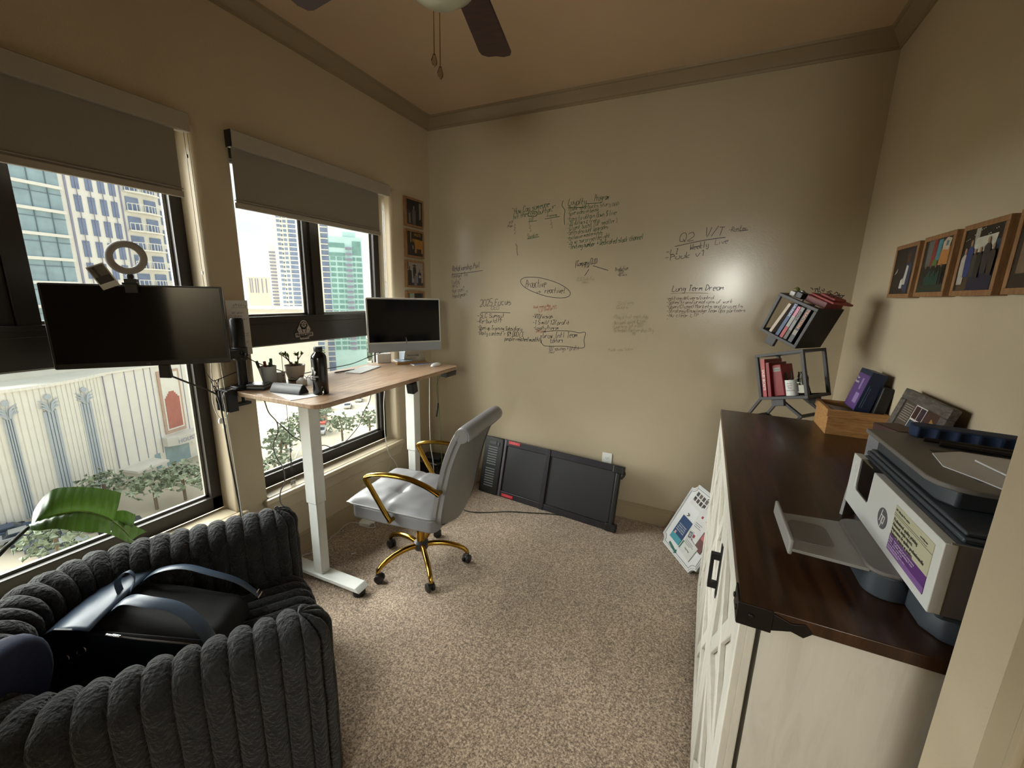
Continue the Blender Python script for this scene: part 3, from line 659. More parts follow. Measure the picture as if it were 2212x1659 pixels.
def scribe(mb, s, x0, z0, x1, z1, h, w, P):
    adv = [(.62 if c in "il.,!|'" else (.9 if c in 'mwMW' else (.55 if c == ' ' else .8))) for c in s]
    tot = sum(adv) or 1; L = math.hypot(x1 - x0, z1 - z0); k = L / tot; ca = (x1 - x0) / (L or 1); sa = (z1 - z0) / (L or 1); cx = 0
    for c, a in zip(s, adv):
        sc_ = RH.uniform(.88, 1.1); dz = RH.uniform(-.05, .05) * h; sl = .18
        for st in glyph(c):
            pts = []
            for (gx, gy) in st:
                yy = (gy - 2) / 6 * h * sc_ * 1.0 + dz; xx = cx * k + gx / 4 * k * .62 + yy * sl + RH.uniform(-.03, .03) * h
                yy += RH.uniform(-.03, .03) * h
                pts.append((x0 + xx * ca - yy * sa, z0 + xx * sa + yy * ca))
            if len(pts) > 2:
                q = [Vector((p[0], p[1], 0)) for p in pts]; pts = [(v.x, v.y) for v in bez(q, 3)]
            ribbon(mb, pts, w, P)
        cx += a
HW=[('"How Can someone',0.765,2.25,1.067,2.287,0.045,'g'),('hit the Easy button?"',0.779,2.216,1.117,2.256,0.037,'g'),('Loyalty',1.208,2.289,1.339,2.287,0.042,'g'),('Program',1.396,2.304,1.498,2.307,0.042,'g'),('Thank starbucks story ppp',1.208,2.25,1.568,2.269,0.029,'g'),('-Give video in being',1.207,2.219,1.428,2.234,0.03,'g'),('-Easy to obtain down $ live',1.209,2.18,1.556,2.207,0.033,'g'),('-20 dollars & free',1.211,2.149,1.421,2.166,0.027,'g'),('-Client boost (UP smaller)',1.213,2.116,1.567,2.156,0.033,'g'),('-Sells discount upgrades',1.211,2.083,1.505,2.118,0.032,'g'),('-exclusive masterminds',1.213,2.051,1.468,2.085,0.027,'g'),('-2x wi surprise/delight',1.215,2.018,1.524,2.059,0.033,'g'),('-Texting number + Dedicated slack channel',1.226,1.986,1.746,2.041,0.035,'g'),('DIF',0.909,2.194,0.951,2.2,0.021,'g'),('Training',1.046,2.217,1.126,2.22,0.02,'g'),('PIF',0.745,2.18,0.784,2.189,0.02,'k'),('Plan',0.732,2.155,0.776,2.161,0.02,'k'),('Speaker',0.899,2.072,0.993,2.087,0.027,'g'),('1',0.787,2.159,0.794,2.159,0.02,'k'),('2',0.787,2.136,0.794,2.136,0.02,'k'),('3',0.788,2.11,0.797,2.109,0.02,'k'),('1',0.906,2.165,0.913,2.165,0.019,'g'),('2',0.911,2.145,0.92,2.144,0.019,'g'),('3',0.918,2.122,0.926,2.122,0.019,'g'),('1',1.076,2.183,1.082,2.182,0.017,'g'),('2',1.081,2.162,1.089,2.162,0.017,'g'),('3',1.087,2.14,1.095,2.14,0.017,'g'),('(Company CLO)',1.284,1.868,1.447,1.888,0.037,'k'),('Biz',1.355,1.855,1.386,1.86,0.019,'k'),('Production',1.576,1.831,1.663,1.843,0.028,'k'),('CLO',1.604,1.815,1.633,1.819,0.018,'k'),('45 min',1.598,1.798,1.659,1.805,0.017,'k'),('CLO Talk/Go',1.302,1.763,1.43,1.773,0.024,'f'),('Idea',1.339,1.745,1.385,1.75,0.018,'f'),('Proactive',0.896,1.712,1.064,1.717,0.059,'k'),('vs',0.989,1.671,1.023,1.672,0.025,'k'),('reactive!',1.057,1.674,1.215,1.677,0.043,'k'),('Relationship Buil',0.23,1.832,0.49,1.865,0.042,'b'),('Pennant Inc',0.222,1.777,0.382,1.799,0.032,'b'),('Lulu?',0.222,1.734,0.312,1.748,0.031,'b'),('AFC?',0.222,1.696,0.306,1.714,0.029,'b'),('Horizon?',0.223,1.657,0.347,1.681,0.033,'b'),('Handyman?',0.228,1.612,0.378,1.643,0.033,'b'),('2025 Focus',0.493,1.553,0.778,1.579,0.052,'k'),('CEO',0.596,1.532,0.672,1.536,0.03,'k'),('-SLC Summit',0.469,1.46,0.725,1.477,0.034,'k'),('-Re-build PF',0.469,1.414,0.707,1.438,0.036,'k'),('-Open up Training Subsidiary',0.472,1.365,0.878,1.377,0.035,'k'),('-Daily content = $9,000 LI',0.472,1.322,0.891,1.33,0.037,'k'),('people reached monthly',0.725,1.292,1.048,1.301,0.034,'k'),('Post every day',0.97,1.553,1.107,1.576,0.021,'r'),('LI/Insta/YT',1.015,1.527,1.158,1.56,0.029,'r'),('-VTO/vision',0.964,1.477,1.13,1.487,0.034,'k'),('-1.5 mil/ 12% profit',0.968,1.433,1.265,1.447,0.034,'k'),('-Loyalty Program',0.975,1.394,1.182,1.404,0.029,'k'),('-3PM Sales',0.984,1.368,1.079,1.378,0.021,'r'),('-Grow Intl Team',1.033,1.331,1.335,1.355,0.042,'b'),('Editors',1.12,1.3,1.221,1.311,0.034,'b'),('-10% savings + profit',1.094,1.235,1.353,1.261,0.033,'b'),('/mo',1.108,1.214,1.155,1.222,0.023,'b'),('Sales',1.61,1.598,1.725,1.609,0.029,'f'),('Goals',1.605,1.573,1.685,1.579,0.025,'f'),('-Play a list each day',1.581,1.505,1.824,1.52,0.025,'f'),('-Account point & list',1.584,1.461,1.816,1.491,0.027,'f'),('-Learning 1st x CEO',1.586,1.433,1.794,1.46,0.025,'f'),('-Schedule Partnership Mtg',1.588,1.409,1.87,1.428,0.027,'f'),('TBD',1.725,1.395,1.75,1.398,0.019,'f'),('Book now later',1.568,1.267,1.752,1.293,0.02,'f'),('Q2',1.974,2.017,2.068,2.026,0.048,'k'),('V/T',2.12,2.042,2.231,2.046,0.055,'k'),('-Raster',2.253,2.065,2.356,2.075,0.028,'k'),('-LI',1.9,1.937,1.982,1.945,0.034,'k'),('Weekly',2.043,1.966,2.151,1.98,0.034,'k'),('Live',2.186,1.993,2.26,2.002,0.032,'k'),('-Book v1',1.897,1.897,2.143,1.93,0.038,'k'),('Long Term Dream',1.962,1.702,2.271,1.717,0.037,'k'),('-editing delivers/control',1.931,1.645,2.222,1.659,0.024,'m'),('-Sales transformations of work',1.934,1.619,2.329,1.638,0.023,'m'),('-Open/Closed Markets and projects',1.937,1.591,2.389,1.61,0.024,'m'),('-Strategy/Knowledge Team Ops partners',1.94,1.562,2.406,1.584,0.024,'m'),('-No clear LTP',1.942,1.533,2.141,1.543,0.022,'m'),('-',1.945,1.509,1.957,1.509,0.022,'m')]
HL=[([(1.206,2.271),(1.329,2.266)],'g'),([(1.339,2.289),(1.446,2.288)],'g'),([(1.169,2.321),(1.161,2.295),(1.171,2.274),(1.184,2.255),(1.182,2.213),(1.187,2.157)],'g'),([(0.802,2.036),(0.814,2.018),(0.814,2.006),(0.817,1.968),(0.825,1.951)],'k'),([(0.903,2.191),(0.972,2.195)],'g'),([(1.034,2.203),(1.147,2.216)],'g'),([(1.415,1.871),(1.526,1.838)],'k'),([(1.387,1.846),(1.359,1.802)],'k'),([(0.222,1.809),(0.357,1.821),(0.515,1.84)],'b'),([(0.508,1.507),(0.644,1.513),(0.771,1.513)],'k'),([(1.057,1.381),(1.151,1.393),(1.275,1.398),(1.341,1.389),(1.39,1.395),(1.382,1.338),(1.38,1.279),(1.241,1.281),(1.088,1.271),(1.057,1.283),(1.039,1.307),(1.04,1.347)],'k'),([(0.897,2.068),(0.994,2.082)],'g'),([(1.95,1.988),(2.103,2.019),(2.24,2.036)],'k'),([(1.954,1.688),(2.07,1.695),(2.182,1.694)],'f'),([(2.31,2.07),(2.356,2.074)],'k'),([(1.258,1.668),(1.25,1.656),(1.233,1.647),(1.207,1.642),(1.173,1.64),(1.134,1.642),(1.09,1.647),(1.045,1.656),(1.0,1.668),(0.957,1.682),(0.919,1.698),(0.888,1.715),(0.866,1.732),(0.854,1.749),(0.852,1.763),(0.861,1.775),(0.881,1.784),(0.909,1.789),(0.944,1.79),(0.985,1.788),(1.029,1.782),(1.075,1.772),(1.119,1.76),(1.16,1.746),(1.195,1.73),(1.224,1.713),(1.245,1.697),(1.256,1.682),(1.258,1.668)],'k'),([(0.975,2.246),(0.973,2.238),(0.966,2.232),(0.953,2.227),(0.938,2.225),(0.923,2.226),(0.909,2.23),(0.899,2.236),(0.895,2.243),(0.897,2.25),(0.905,2.257),(0.917,2.261),(0.932,2.263),(0.948,2.262),(0.961,2.259),(0.971,2.253),(0.975,2.246)],'g')]

groups = {}
for (t, x0, z0, x1, z1, h, col) in HW:
    zz = 'upper' if z0 > 1.8 else 'lower'
    key = (round(x0 / .42), round(z0 / .5), col)
    groups.setdefault(key, MB())
    scribe(groups[key], t, x0, z0, max(x1, x0 + .006), z1, h, .0024 if h < .034 else .0034, lambda a, c: (a, -.0012, c))
wm = Matrix.Translation(wb.location).inverted()
for (pts, col) in HL:
    key = (round(pts[0][0] / .42), round(pts[0][1] / .5), col); groups.setdefault(key, MB())
    q = [Vector((p[0], p[1], 0)) for p in pts]
    if len(q) > 2: pts = [(v.x, v.y) for v in bez(q, 4)]
    ribbon(groups[key], pts, .0042, lambda a, c: (a, -.0012, c))
for key, g in groups.items():
    nm, cc = INK[key[2]]
    g.T = Matrix.Identity(4); g.v = [tuple(wm @ Vector(p)) for p in g.v]
    g.build('handwriting', mat(nm, cc, .5, var=.1, vs=60), wb, smooth=False, fixn=False)
# note sheet writing
nb = MB()
for (t, y0, z0, y1, z1, h) in (('Q BY Entity', -.020, .252, .045, .252, .012), ('50% obtain', -.03, .215, .03, .215, .010), ('Stable', -.02, .198, .02, .198, .010), ('at Portables /', -.035, .18, .045, .183, .011), ('By - End', -.045, .105, .048, .108, .011), ('sent', -.045, .08, -.02, .082, .009), ('v', .025, .062, .040, .062, .016), ('In', -.03, .045, -.015, .045, .009), ('o- v', .02, .030, .048, .032, .011), ('Ent -', -.03, .02, .0, .02, .009)):
    scribe(nb, t, y0, z0, y1, z1, h, .0012, lambda a, c: (.0012, a, c))
ribbon(nb, [(-.03, .245), (.046, .245)], .0012, lambda a, c: (.0012, a, c)); ribbon(nb, [(.0, .098), (.048, .1)], .0012, lambda a, c: (.0012, a, c))
nb.build('handwriting', mat('pen_ink', '2b2d38', .5, var=.05, vs=60), ps, smooth=False, fixn=False)

# sticker: film reel over a fan of frames, FRANCHISE FILMING
def RX(p): return p
stT = Matrix(((0, 0, 1, 0), (1, 0, 0, 0), (0, 1, 0, 0), (0, 0, 0, 1)))   # x->y, y->z, z->x
b = MB(); b.T = stT
def disc(mb, cx, cy, r, z0, z1, m=0, n=28): mb.prism([(cx + r * math.cos(2 * PI * k / n), cy + r * math.sin(2 * PI * k / n)) for k in range(n)], z0, z1, m)
disc(b, 0, .092, .028, 0, .001); b.prism(rrect(.128, .026, .006, cy=.030), 0, .001); b.prism(rrect(.066, .022, .005, cy=.012), 0, .001)
b.prism([(-.028, .098), (.028, .098), (.048, .062), (.038, .045), (-.038, .045), (-.048, .062)], 0, .001)
b.build('sticker_base', mat('sticker_white', 'a6a09a', .5, var=.02, vs=10), st_, smooth=False)
b = MB(); b.T = stT
disc(b, 0, .092, .022, .001, .0016)
text_mesh('FRANCHISE', .0225, b, stT.inverted() @ stT @ TR(0, .030, .0014), bold=.0009, ext=.0003, width=.118); text_mesh('FILMING', .014, b, TR(0, .0118, .0014), bold=.0004, ext=.0003, width=.056)
for s in (-1, 1):
    b.prism([(s * .006, .046), (s * .013, .046), (s * .020, .070), (s * .017, .072), (s * .010, .058)], .001, .0016)
    for k in range(3): b.prism([(s * (.025 + k * .007), .052 + k * .003), (s * (.0265 + k * .007), .051 + k * .003), (s * (.030 + k * .006), .066 - k * .001), (s * (.0285 + k * .006), .067 - k * .001)], .001, .0016)
b.build('sticker_print', mat('sticker_black', '1d1a19', .5, var=.05, vs=10), st_, smooth=False)
b = MB(); b.T = stT
for k in range(6): disc(b, .0125 * math.cos(PI / 3 * k + .5), .092 + .0125 * math.sin(PI / 3 * k + .5), .0052, .0016, .002, n=12)
disc(b, 0, .092, .003, .0016, .002, n=12); b.build('sticker_reel_holes', mat('sticker_white', 'a6a09a', .5), st_, smooth=False)
# ================================================================ grey office chair
M_LEA = mat('grey_leather', '77777a', .36, var=.05, vs=6, bump=.12, bs=350, bd=.0008, spec=.5)
M_LEAB = mat('grey_leather_back', '6f6e6c', .42, var=.05, vs=6, bump=.1, bs=350, bd=.0008)
ch = thing('office_chair', 'grey leather office chair with gold arms and gold five-star base on castors', 'office chair', (.743, -1.155, 0), (0, 0, PI + .12))
# seat: base shell + tufted cushion
def slab(x0, x1, y0, y1, z0, z1, r, puff=0, crease=False):
    mb = MB(); nx, ny = 26, 24
    def top(u, v, sgn):
        x = x0 + (x1 - x0) * u; y = y0 + (y1 - y0) * v
        eu = min(u, 1 - u) * 2; ev = min(v, 1 - v) * 2
        e = (1 - (1 - min(1, eu / .28)) ** 2.4) * (1 - (1 - min(1, ev / .28)) ** 2.4)
        zz = (z0 + z1) / 2 + sgn * (z1 - z0) / 2 * (e ** .5) + (sgn > 0) * puff * (math.sin(PI * u) * math.sin(PI * v)) ** .6
        if crease and sgn > 0:
            zz -= .012 * math.exp(-((u - .56) / .02) ** 2) * math.sin(PI * v) ** .4
            for (a, c_) in ((.56, .35), (.56, .65)): zz -= .016 * math.exp(-(((u - a) / .07) ** 2 + ((v - c_) / .05) ** 2))
            zz += .004 * noise.noise(Vector((x * 14, y * 14, 0)))
        return (x, y, zz)
    mb.grid(lambda u, v: top(u, v, 1), nx, ny); mb.grid(lambda u, v: top(u, v, -1), nx, ny)
    return mb
b = slab(-.235, .335, -.245, .245, .445, .500, .03, puff=.012, crease=True); b.build('seat_cushion', M_LEA, ch, ang=70)
b = MB(); b.prism(rrect(.55, .47, .05, cx=.045), .375, .455); b.build('seat_base', M_LEA, ch, bevel=.012, seg=3)
b = MB(); b.tube([(p[0], p[1], .470) for p in rrect(.574, .494, .05, cx=.05)], .0045, 6, closed=True); b.build('piping', mat('light_piping', '8f8f90', .4, var=.03, vs=20), ch)
# backrest: swept slab, rolled over at the top, narrowing to a rounded foot
def bpath(t):   # side profile (x, z)
    P = bez([(-.215, 0, .385), (-.235, 0, .48), (-.262, 0, .62), (-.300, 0, .78), (-.345, 0, .90), (-.378, 0, .965)], 8)
    k = t * (len(P) - 1); i = min(int(k), len(P) - 2); return P[i].lerp(P[i + 1], k - i)
def bw(t): # half width
    return .235 * (1 - (1 - min(1, (t + .02) / .30)) ** 2.6) ** .55 + .0
def backfn(side):
    def f(u, v):
        p = bpath(u); a = -1 + 2 * v; hw = max(.06, bw(u))
        th = .030 * (1 - abs(a) ** 6) ** .5 if side else 0
        nx_, nz_ = .96, .28
        s = 1 if side == 1 else -1
        d = (th + .006 * math.sin(PI * v)) * s
        cup = -.018 * (a * a)
        return (p.x + d * nx_ - cup * 1.0, a * hw, p.z + d * nz_ * .4)
    return f
b = MB(); b.grid(backfn(1), 30, 22); b.build('backrest_cushion', M_LEA, ch, ang=80)
b = MB()
b.grid(lambda u, v: (lambda q: (q[0] - .018, q[1] * 1.02, q[2]))(backfn(-1)(u, v)), 30, 22)
b.grid(lambda u, v: (lambda q, s: (q[0] + (s - .5) * -.0, q[1], q[2]))((lambda p, hw, s: (p.x - .048 + .056 * s + .018, hw * 1.0, p.z))(bpath(u), max(.06, bw(u)), v), v), 30, 4)
b.grid(lambda u, v: (lambda p, hw, s: (p.x - .048 + .056 * s + .018, -hw, p.z))(bpath(u), max(.06, bw(u)), v), 30, 4)
b.build('backrest_shell', M_LEAB, ch, ang=80, fixn=True)
b = MB()
def roll(u, v):
    a = math.radians(-40 + 250 * v); y = -.238 + .476 * u; e = 1 - .10 * abs(2 * u - 1) ** 8
    r = .042 * e
    return (-.392 + r * math.cos(a), y, .958 + r * math.sin(a) * 1.0)
b.grid(roll, 20, 18); b.build('head_roll', M_LEA, ch, ang=80, solid=.008)
b = MB()
for s in (-1, 1): b.lathe([(0, -.003), (.036, -.003), (.038, .0), (.036, .003), (0, .003)], 20, o=(-.388, s * .236, .960), R=Matrix.Rotation(PI / 2, 3, 'X'))
b.build('roll_end', M_LEAB, ch)
for s in (-1, 1):
    pts = bez([(.03, s * .262, .425), (.060, s * .266, .47), (.155, s * .270, .625), (.172, s * .270, .655), (.155, s * .270, .672), (.09, s * .270, .690), (.0, s * .270, .700), (-.10, s * .270, .697), (-.20, s * .268, .672), (-.275, s * .262, .635)], 5)
    b = MB(); b.tube(pts, .0165, 10, flat=.8); b.build('armrest', GOLD, ch)
    b = MB(); b.tube([(.03, s * .20, .425), (.03, s * .275, .425)], .012, 10); b.tube([(-.268, s * .20, .640), (-.268, s * .275, .640)], .012, 10); b.build('arm_bolt', GOLD, ch)
b = MB(); b.lathe([(0, .10), (.040, .10), (.046, .115), (.044, .145), (.030, .155), (0, .155)], 20); b.build('base_hub', mat('hub_grey', '3a3a3c', .4, var=.05, vs=20), ch)
b = MB(); b.lathe([(0, .15), (.026, .15), (.026, .305), (0, .305)], 20); b.build('gas_column', GOLD, ch)
b = MB(); b.lathe([(0, .30), (.018, .30), (.018, .345), (.03, .35), (0, .35)], 16); b.bb(-.10, .10, -.07, .07, .345, .378); b.build('tilt_mechanism', BLACK, ch, bevel=.004)
for k in range(5):
    wa = math.radians([-113, -42, 29, 103, 172][k]); a = wa - (PI + .12)
    ca, sa = math.cos(a), math.sin(a)
    pr_ = bez([(.035, .130), (.10, .138), (.18, .132), (.255, .105), (.285, .082), (.292, .062)], 5) if False else [Vector((x, z, 0)) for x, z in ((.035, .128), (.08, .134), (.13, .134), (.18, .126), (.225, .112), (.262, .092), (.282, .072), (.286, .058))]
    b = MB(); b.tube([(p.x * ca, p.x * sa, p.y) for p in pr_], [.017, .0165, .016, .0155, .015, .014, .013, .012], 10, flat=1.0); lg = b.build('base_leg', GOLD, ch)
    q = MB(); cx, cyy = .288 * ca, .288 * sa; sw = a + [.8, 1.9, 2.6, .4, 1.4][k]; ax = Vector((math.cos(sw), math.sin(sw), 0)); fw = Vector((-ax.y, ax.x, 0))
    Rw = ax.to_track_quat('Z', 'Y').to_matrix()
    cc = Vector((cx, cyy, .027)) + fw * .012
    for s in (-1, 1): q.lathe([(0, -.009), (.022, -.009), (.027, -.005), (.027, .005), (.022, .009), (0, .009)], 18, o=cc + ax * s * .014, R=Rw)
    q.tube([(cx, cyy, .062), cc + Vector((0, 0, .012))], .011, 8); q.lathe([(0, -.022), (.018, -.022), (.018, .022), (0, .022)], 14, o=cc + Vector((0, 0, .008)), R=Rw)
    q.build('castor', BLACK, lg)

# ================================================================ plush ribbed armchair
M_PLUSH = mat('charcoal_plush', '1b1d1f', .95, var=.45, vs=26, bump=1.0, bs=85, bd=.010, sheen=.12, detail=5)
ac = thing('armchair', 'dark grey plush channel-ribbed tub armchair in front of the left window', 'armchair')
F = Vector((.5, .8660254, 0)); RT = Vector((.8660254, -.5, 0))
def ACP(r, f, z): return RT * r + F * f + Vector((0, 0, z))
AF, AB, RL, RR, RAD, TH, TOPZ = -1.40, -2.13, 1.470, 2.185, .27, .088, .715
path = []
def addp(r, f, nr, nf): path.append((r, f, nr, nf))
n_ = 60
L1 = (AF - (AB + RAD)); La = RAD * PI / 2; L2 = (RR - RL - 2 * RAD)
def pathpt(s):   # s along centre line from near-arm front round the back to far-arm front; returns point and outward normal
    if s < L1: return (RR, AF - s, 1, 0)
    s -= L1
    if s < La: a = s / RAD; return (RR - RAD + RAD * math.cos(a), AB + RAD - RAD * math.sin(a), math.cos(a), -math.sin(a))
    s -= La
    if s < L2: return (RR - RAD - s, AB, 0, -1)
    s -= L2
    if s < La: a = s / RAD; return (RL + RAD - RAD * math.sin(a), AB + RAD - RAD * math.cos(a), -math.sin(a), -math.cos(a))
    s -= La
    return (RL, AB + RAD + s, -1, 0)
LT = 2 * L1 + 2 * La + L2
PITCH = LT / 33
def rib(s, p=PITCH): return (abs(math.sin(PI * s / p)) ** .55)
half = []   # half profile (w, z): ridge to floor
for k in range(9): a = PI / 2 * k / 8; half.append((TH * math.sin(a), TOPZ - TH * .85 + TH * .85 * math.cos(a), math.sin(a), math.cos(a)))
for k in range(1, 12): half.append((TH, (TOPZ - TH * .85) * (1 - k / 12) + .02 * k / 12, 1, 0))
half.append((TH - .03, .02, 1, -.5)); half.append((TH - .06, .0, 0, -1))
def fur(v, amp=.006):
    n = noise.noise(v * 22) * .6 + noise.noise(v * 55) * .4
    return n * amp
def shell(mb, samples):
    nv = len(half); vs = []
    for (r, f, nr, nf, s, sc_) in samples:
        for (w, z, nw, nz) in half:
            g = .021 * (rib(s) - 1) * min(1, (w / TH + .5))
            p = ACP(r + nr * w * sc_, f + nf * w * sc_, z)
            n = (RT * nr + F * nf) * nw + Vector((0, 0, nz))
            p = p + n * (g + fur(p) * (1 if z > .02 else 0))
            vs.append(p)
    fs = []
    for i in range(len(samples) - 1):
        for j in range(nv - 1):
            a = i * nv + j; fs.append((a, a + 1, a + nv + 1, a + nv))
    mb.add(vs, fs)
N = 33 * 9
S = [LT * i / N for i in range(N + 1)]
b = MB()
shell(b, [(*pathpt(s), s, 1) for s in S])
shell(b, [(lambda q: (q[0], q[1], -q[2], -q[3]))(pathpt(s)) + (s, 1) for s in S])
for end in (0, 1):
    smp = []
    q = pathpt(0 if end == 0 else LT); K = 45
    for k in range(K + 1):
        a = PI * k / K
        # rotate outward normal towards +f then inward
        nr = q[2] * math.cos(a); nf = math.sin(a)
        smp.append((q[0], q[1], nr, nf, a / PI * PITCH * 5, 1))
    shell(b, smp)
b.build('tub_frame', M_PLUSH, ac, ang=75)
# seat cushion with ribs running front to back and over the front edge
b = MB(); r0, r1 = RL + TH - .03, RR - TH + .03; NR = 11; pr_s = PITCH
prof_s = [(AB + .02, .40)] + [(AB + .05 + (AF + .02 - AB - .05) * k / 8, .425 + .012 * math.sin(PI * k / 8)) for k in range(9)] + [(AF + .02 + .09 * math.sin(PI / 2 * k / 6), .335 + .09 * math.cos(PI / 2 * k / 6)) for k in range(1, 7)] + [(AF + .11, .335 - .31 * k / 7) for k in range(1, 8)]
M_ = NR * 9; vs = []; nv = len(prof_s)
for i in range(M_ + 1):
    r = r0 + (r1 - r0) * i / M_; g = .020 * (rib(i / M_ * NR, 1) - 1); edge = 1 - (abs(2 * i / M_ - 1)) ** 6 * .25
    for j, (f, z) in enumerate(prof_s):
        f2, z2 = prof_s[min(j + 1, nv - 1)]; f1, z1 = prof_s[max(j - 1, 0)]
        d = Vector((f2 - f1, z2 - z1)).normalized(); nn = Vector((-d.y, d.x))
        p0 = ACP(r, f, z); k_ = g + fur(p0, .005)
        vs.append(ACP(r, f + nn.x * k_ - (1 - edge) * .1 * (f > AF), z + nn.y * k_))
fs = [(i * nv + j, i * nv + j + 1, (i + 1) * nv + j + 1, (i + 1) * nv + j) for i in range(M_) for j in range(nv - 1)]
b.add(vs, fs); b.build('seat_cushion', M_PLUSH, ac, ang=75)
ofs = ACP((RL + RR) / 2, (AF + AB) / 2, 0)
for k in kids(ac): k.location = -ofs
ac.location = ofs

# ================================================================ leather backpack lying on the seat
BA = math.radians(33)
bp_ = thing('backpack', 'navy leather backpack with two shoulder straps lying on the plush armchair', 'backpack', (.575, -2.385, .468), (0, math.radians(9), BA))
M_NAVY = mat('navy_leather', '131a24', .34, var=.12, vs=9, bump=.15, bs=260, bd=.0008, spec=.5)
M_NAVY2 = mat('navy_leather_light', '3e4d60', .36, var=.10, vs=9, bump=.12, bs=260, bd=.0008)
M_MESH = mat('black_mesh_fabric', '0c0d0f', .8, var=.2, vs=300)
# local x: towards the bottom of the bag, y: across (near side -y), z up
def bagfn(sgn):
    def f(u, v):
        x = -.20 + .44 * u; a = 2 * v - 1
        hw = .150 * (1 - .10 * u) * (1 - max(0, (u - .86) / .14) ** 2 * .35) * (1 - max(0, (.10 - u) / .10) ** 2 * .25)
        th = (.125 - .045 * u) * (1 - abs(a) ** 3.5) ** .5 * (1 - max(0, (u - .9) / .1) ** 2) ** .5 if u < 1 else 0
        n = .006 * noise.noise(Vector((x * 9, a * 3, sgn)))
        return (x, a * hw, (th + n) if sgn > 0 else 0.002)
    return f
b = MB(); b.grid(bagfn(1), 32, 30); b.grid(bagfn(-1), 32, 30); b.build('bag_body', M_MESH, bp_, ang=80)
def sidefn(u, v):
    x = -.20 + .43 * u; a = -PI * .5 * v
    hw = .152 * (1 - .10 * u); z0 = (.080 - .030 * u)
    return (x, -hw * (.80 + .22 * math.cos(a + .2)), z0 * (1 - v) - .02 * v + .012)
b = MB(); b.grid(lambda u, v: (-.205 + .44 * u, -(.120 + .038 * math.sin(PI * v * .5 + .2)) * (1 - .12 * u), (.108 - .045 * u) * (1 - v) ** 1.0 - .02 * v), 20, 10); b.build('side_panel', M_NAVY, bp_, ang=80, solid=.006)
# flap folded over the mouth of the bag
def flap(u, v):
    a = math.radians(-12 + 150 * u); y = -.165 + .32 * v; e = 1 - .10 * (2 * v - 1) ** 4
    R_ = .088
    return (-.185 - R_ * math.cos(math.radians(90) - a) * 1.15 + .055 * (1 - u) , y * (1 - .06 * u), .055 + R_ * math.cos(a) * e)
b = MB(); b.grid(flap, 22, 22); b.build('flap', M_NAVY2, bp_, ang=80, solid=.006)
b = MB(); b.add([(-.13 - .0, -.160, .135), (-.20, -.166, .138), (-.262, -.160, .09), (-.275, -.150, .035), (-.24, -.155, .02), (-.16, -.158, .06)], [(0, 1, 2, 3, 4, 5)]); b.build('flap_side', M_NAVY, bp_, smooth=False, solid=.006)
b = MB(); b.tube(bez([(-.130, -.010, .138), (-.145, -.004, .185), (-.120, .004, .215), (-.100, .006, .19), (-.112, .002, .135)], 5), .016, 6, flat=.14); b.build('grab_loop', M_NAVY2, bp_)
for y0, y1, y2 in ((.075, .095, .135), (-.070, -.085, -.145)):
    b = MB(); b.tube(bez([(-.120, y0, .118), (-.075, y0, .168), (.0, y1, .178), (.09, y1, .160), (.18, (y1 + y2) / 2, .115), (.245, y2, .045)], 6), .021, 8, flat=.16); s_ = b.build('shoulder_strap', M_NAVY2, bp_, ang=60)
    b = MB(); b.tube([(.240, y2 - .018, .052), (.240, y2 + .018, .052)], .004, 6); b.tube([(.252, y2 - .018, .040), (.252, y2 + .018, .040)], .004, 6); b.build('strap_buckle', CHROME, s_)
b = MB(); b.tube(bez([(-.09, -.130, .092), (-.02, -.134, .084), (.07, -.132, .074), (.16, -.122, .058)], 5), .0035, 6); b.build('zipper', GREYM, bp_)
b = MB(); b.tube([(-.085, -.134, .095), (-.045, -.138, .092)], .006, 6, flat=.5); b.build('zipper_pull', CHROME, bp_)
for x_, z_ in ((-.175, .030), (-.130, .062)):
    b = MB(); n2 = Vector((0, -1, .35)).normalized(); q = n2.to_track_quat('Z', 'Y').to_matrix()
    b.tube([Vector((x_, -.166, z_)) + q @ Vector((.011 * math.cos(2 * PI * k / 16), .011 * math.sin(2 * PI * k / 16), 0)) for k in range(16)], .002, 5, closed=True); b.build('eyelet', CHROME, bp_)
b = MB(); b.tube(bez([(-.130, -.167, .062), (-.145, -.178, .045), (-.165, -.176, .035), (-.175, -.167, .030)], 4), .0018, 5); b.build('drawcord', BLACK, bp_)
b = MB(); b.tube(bez([(-.20, -.160, .02), (-.25, -.155, -.0 + .01), (-.30, -.14, .0)], 4), .007, 6, flat=.4); b.build('side_strap', M_NAVY, bp_)

# navy cushion edge at the left of the armchair
nc = MB()
def cush(u, v):
    a = 2 * PI * u; s = math.sin(PI * v); 
    return (.055 * math.copysign(abs(math.cos(a)) ** .7, math.cos(a)) * s ** .6, .16 * math.copysign(abs(math.sin(a)) ** .6, math.sin(a)) * s ** .6, .17 - .17 * math.cos(PI * v))
nc.T = TR(.700, -2.842, .475) @ Matrix.Rotation(.5, 4, 'Z') @ Matrix.Rotation(.25, 4, 'Y')
nc.grid(cush, 28, 16, cu=True)
tag(nc.build('cushion', mat('navy_fabric', '101b3c', .8, var=.15, vs=60, bump=.2, bs=400), ang=80), 'navy blue fabric cushion at the left edge of the plush armchair', 'cushion')

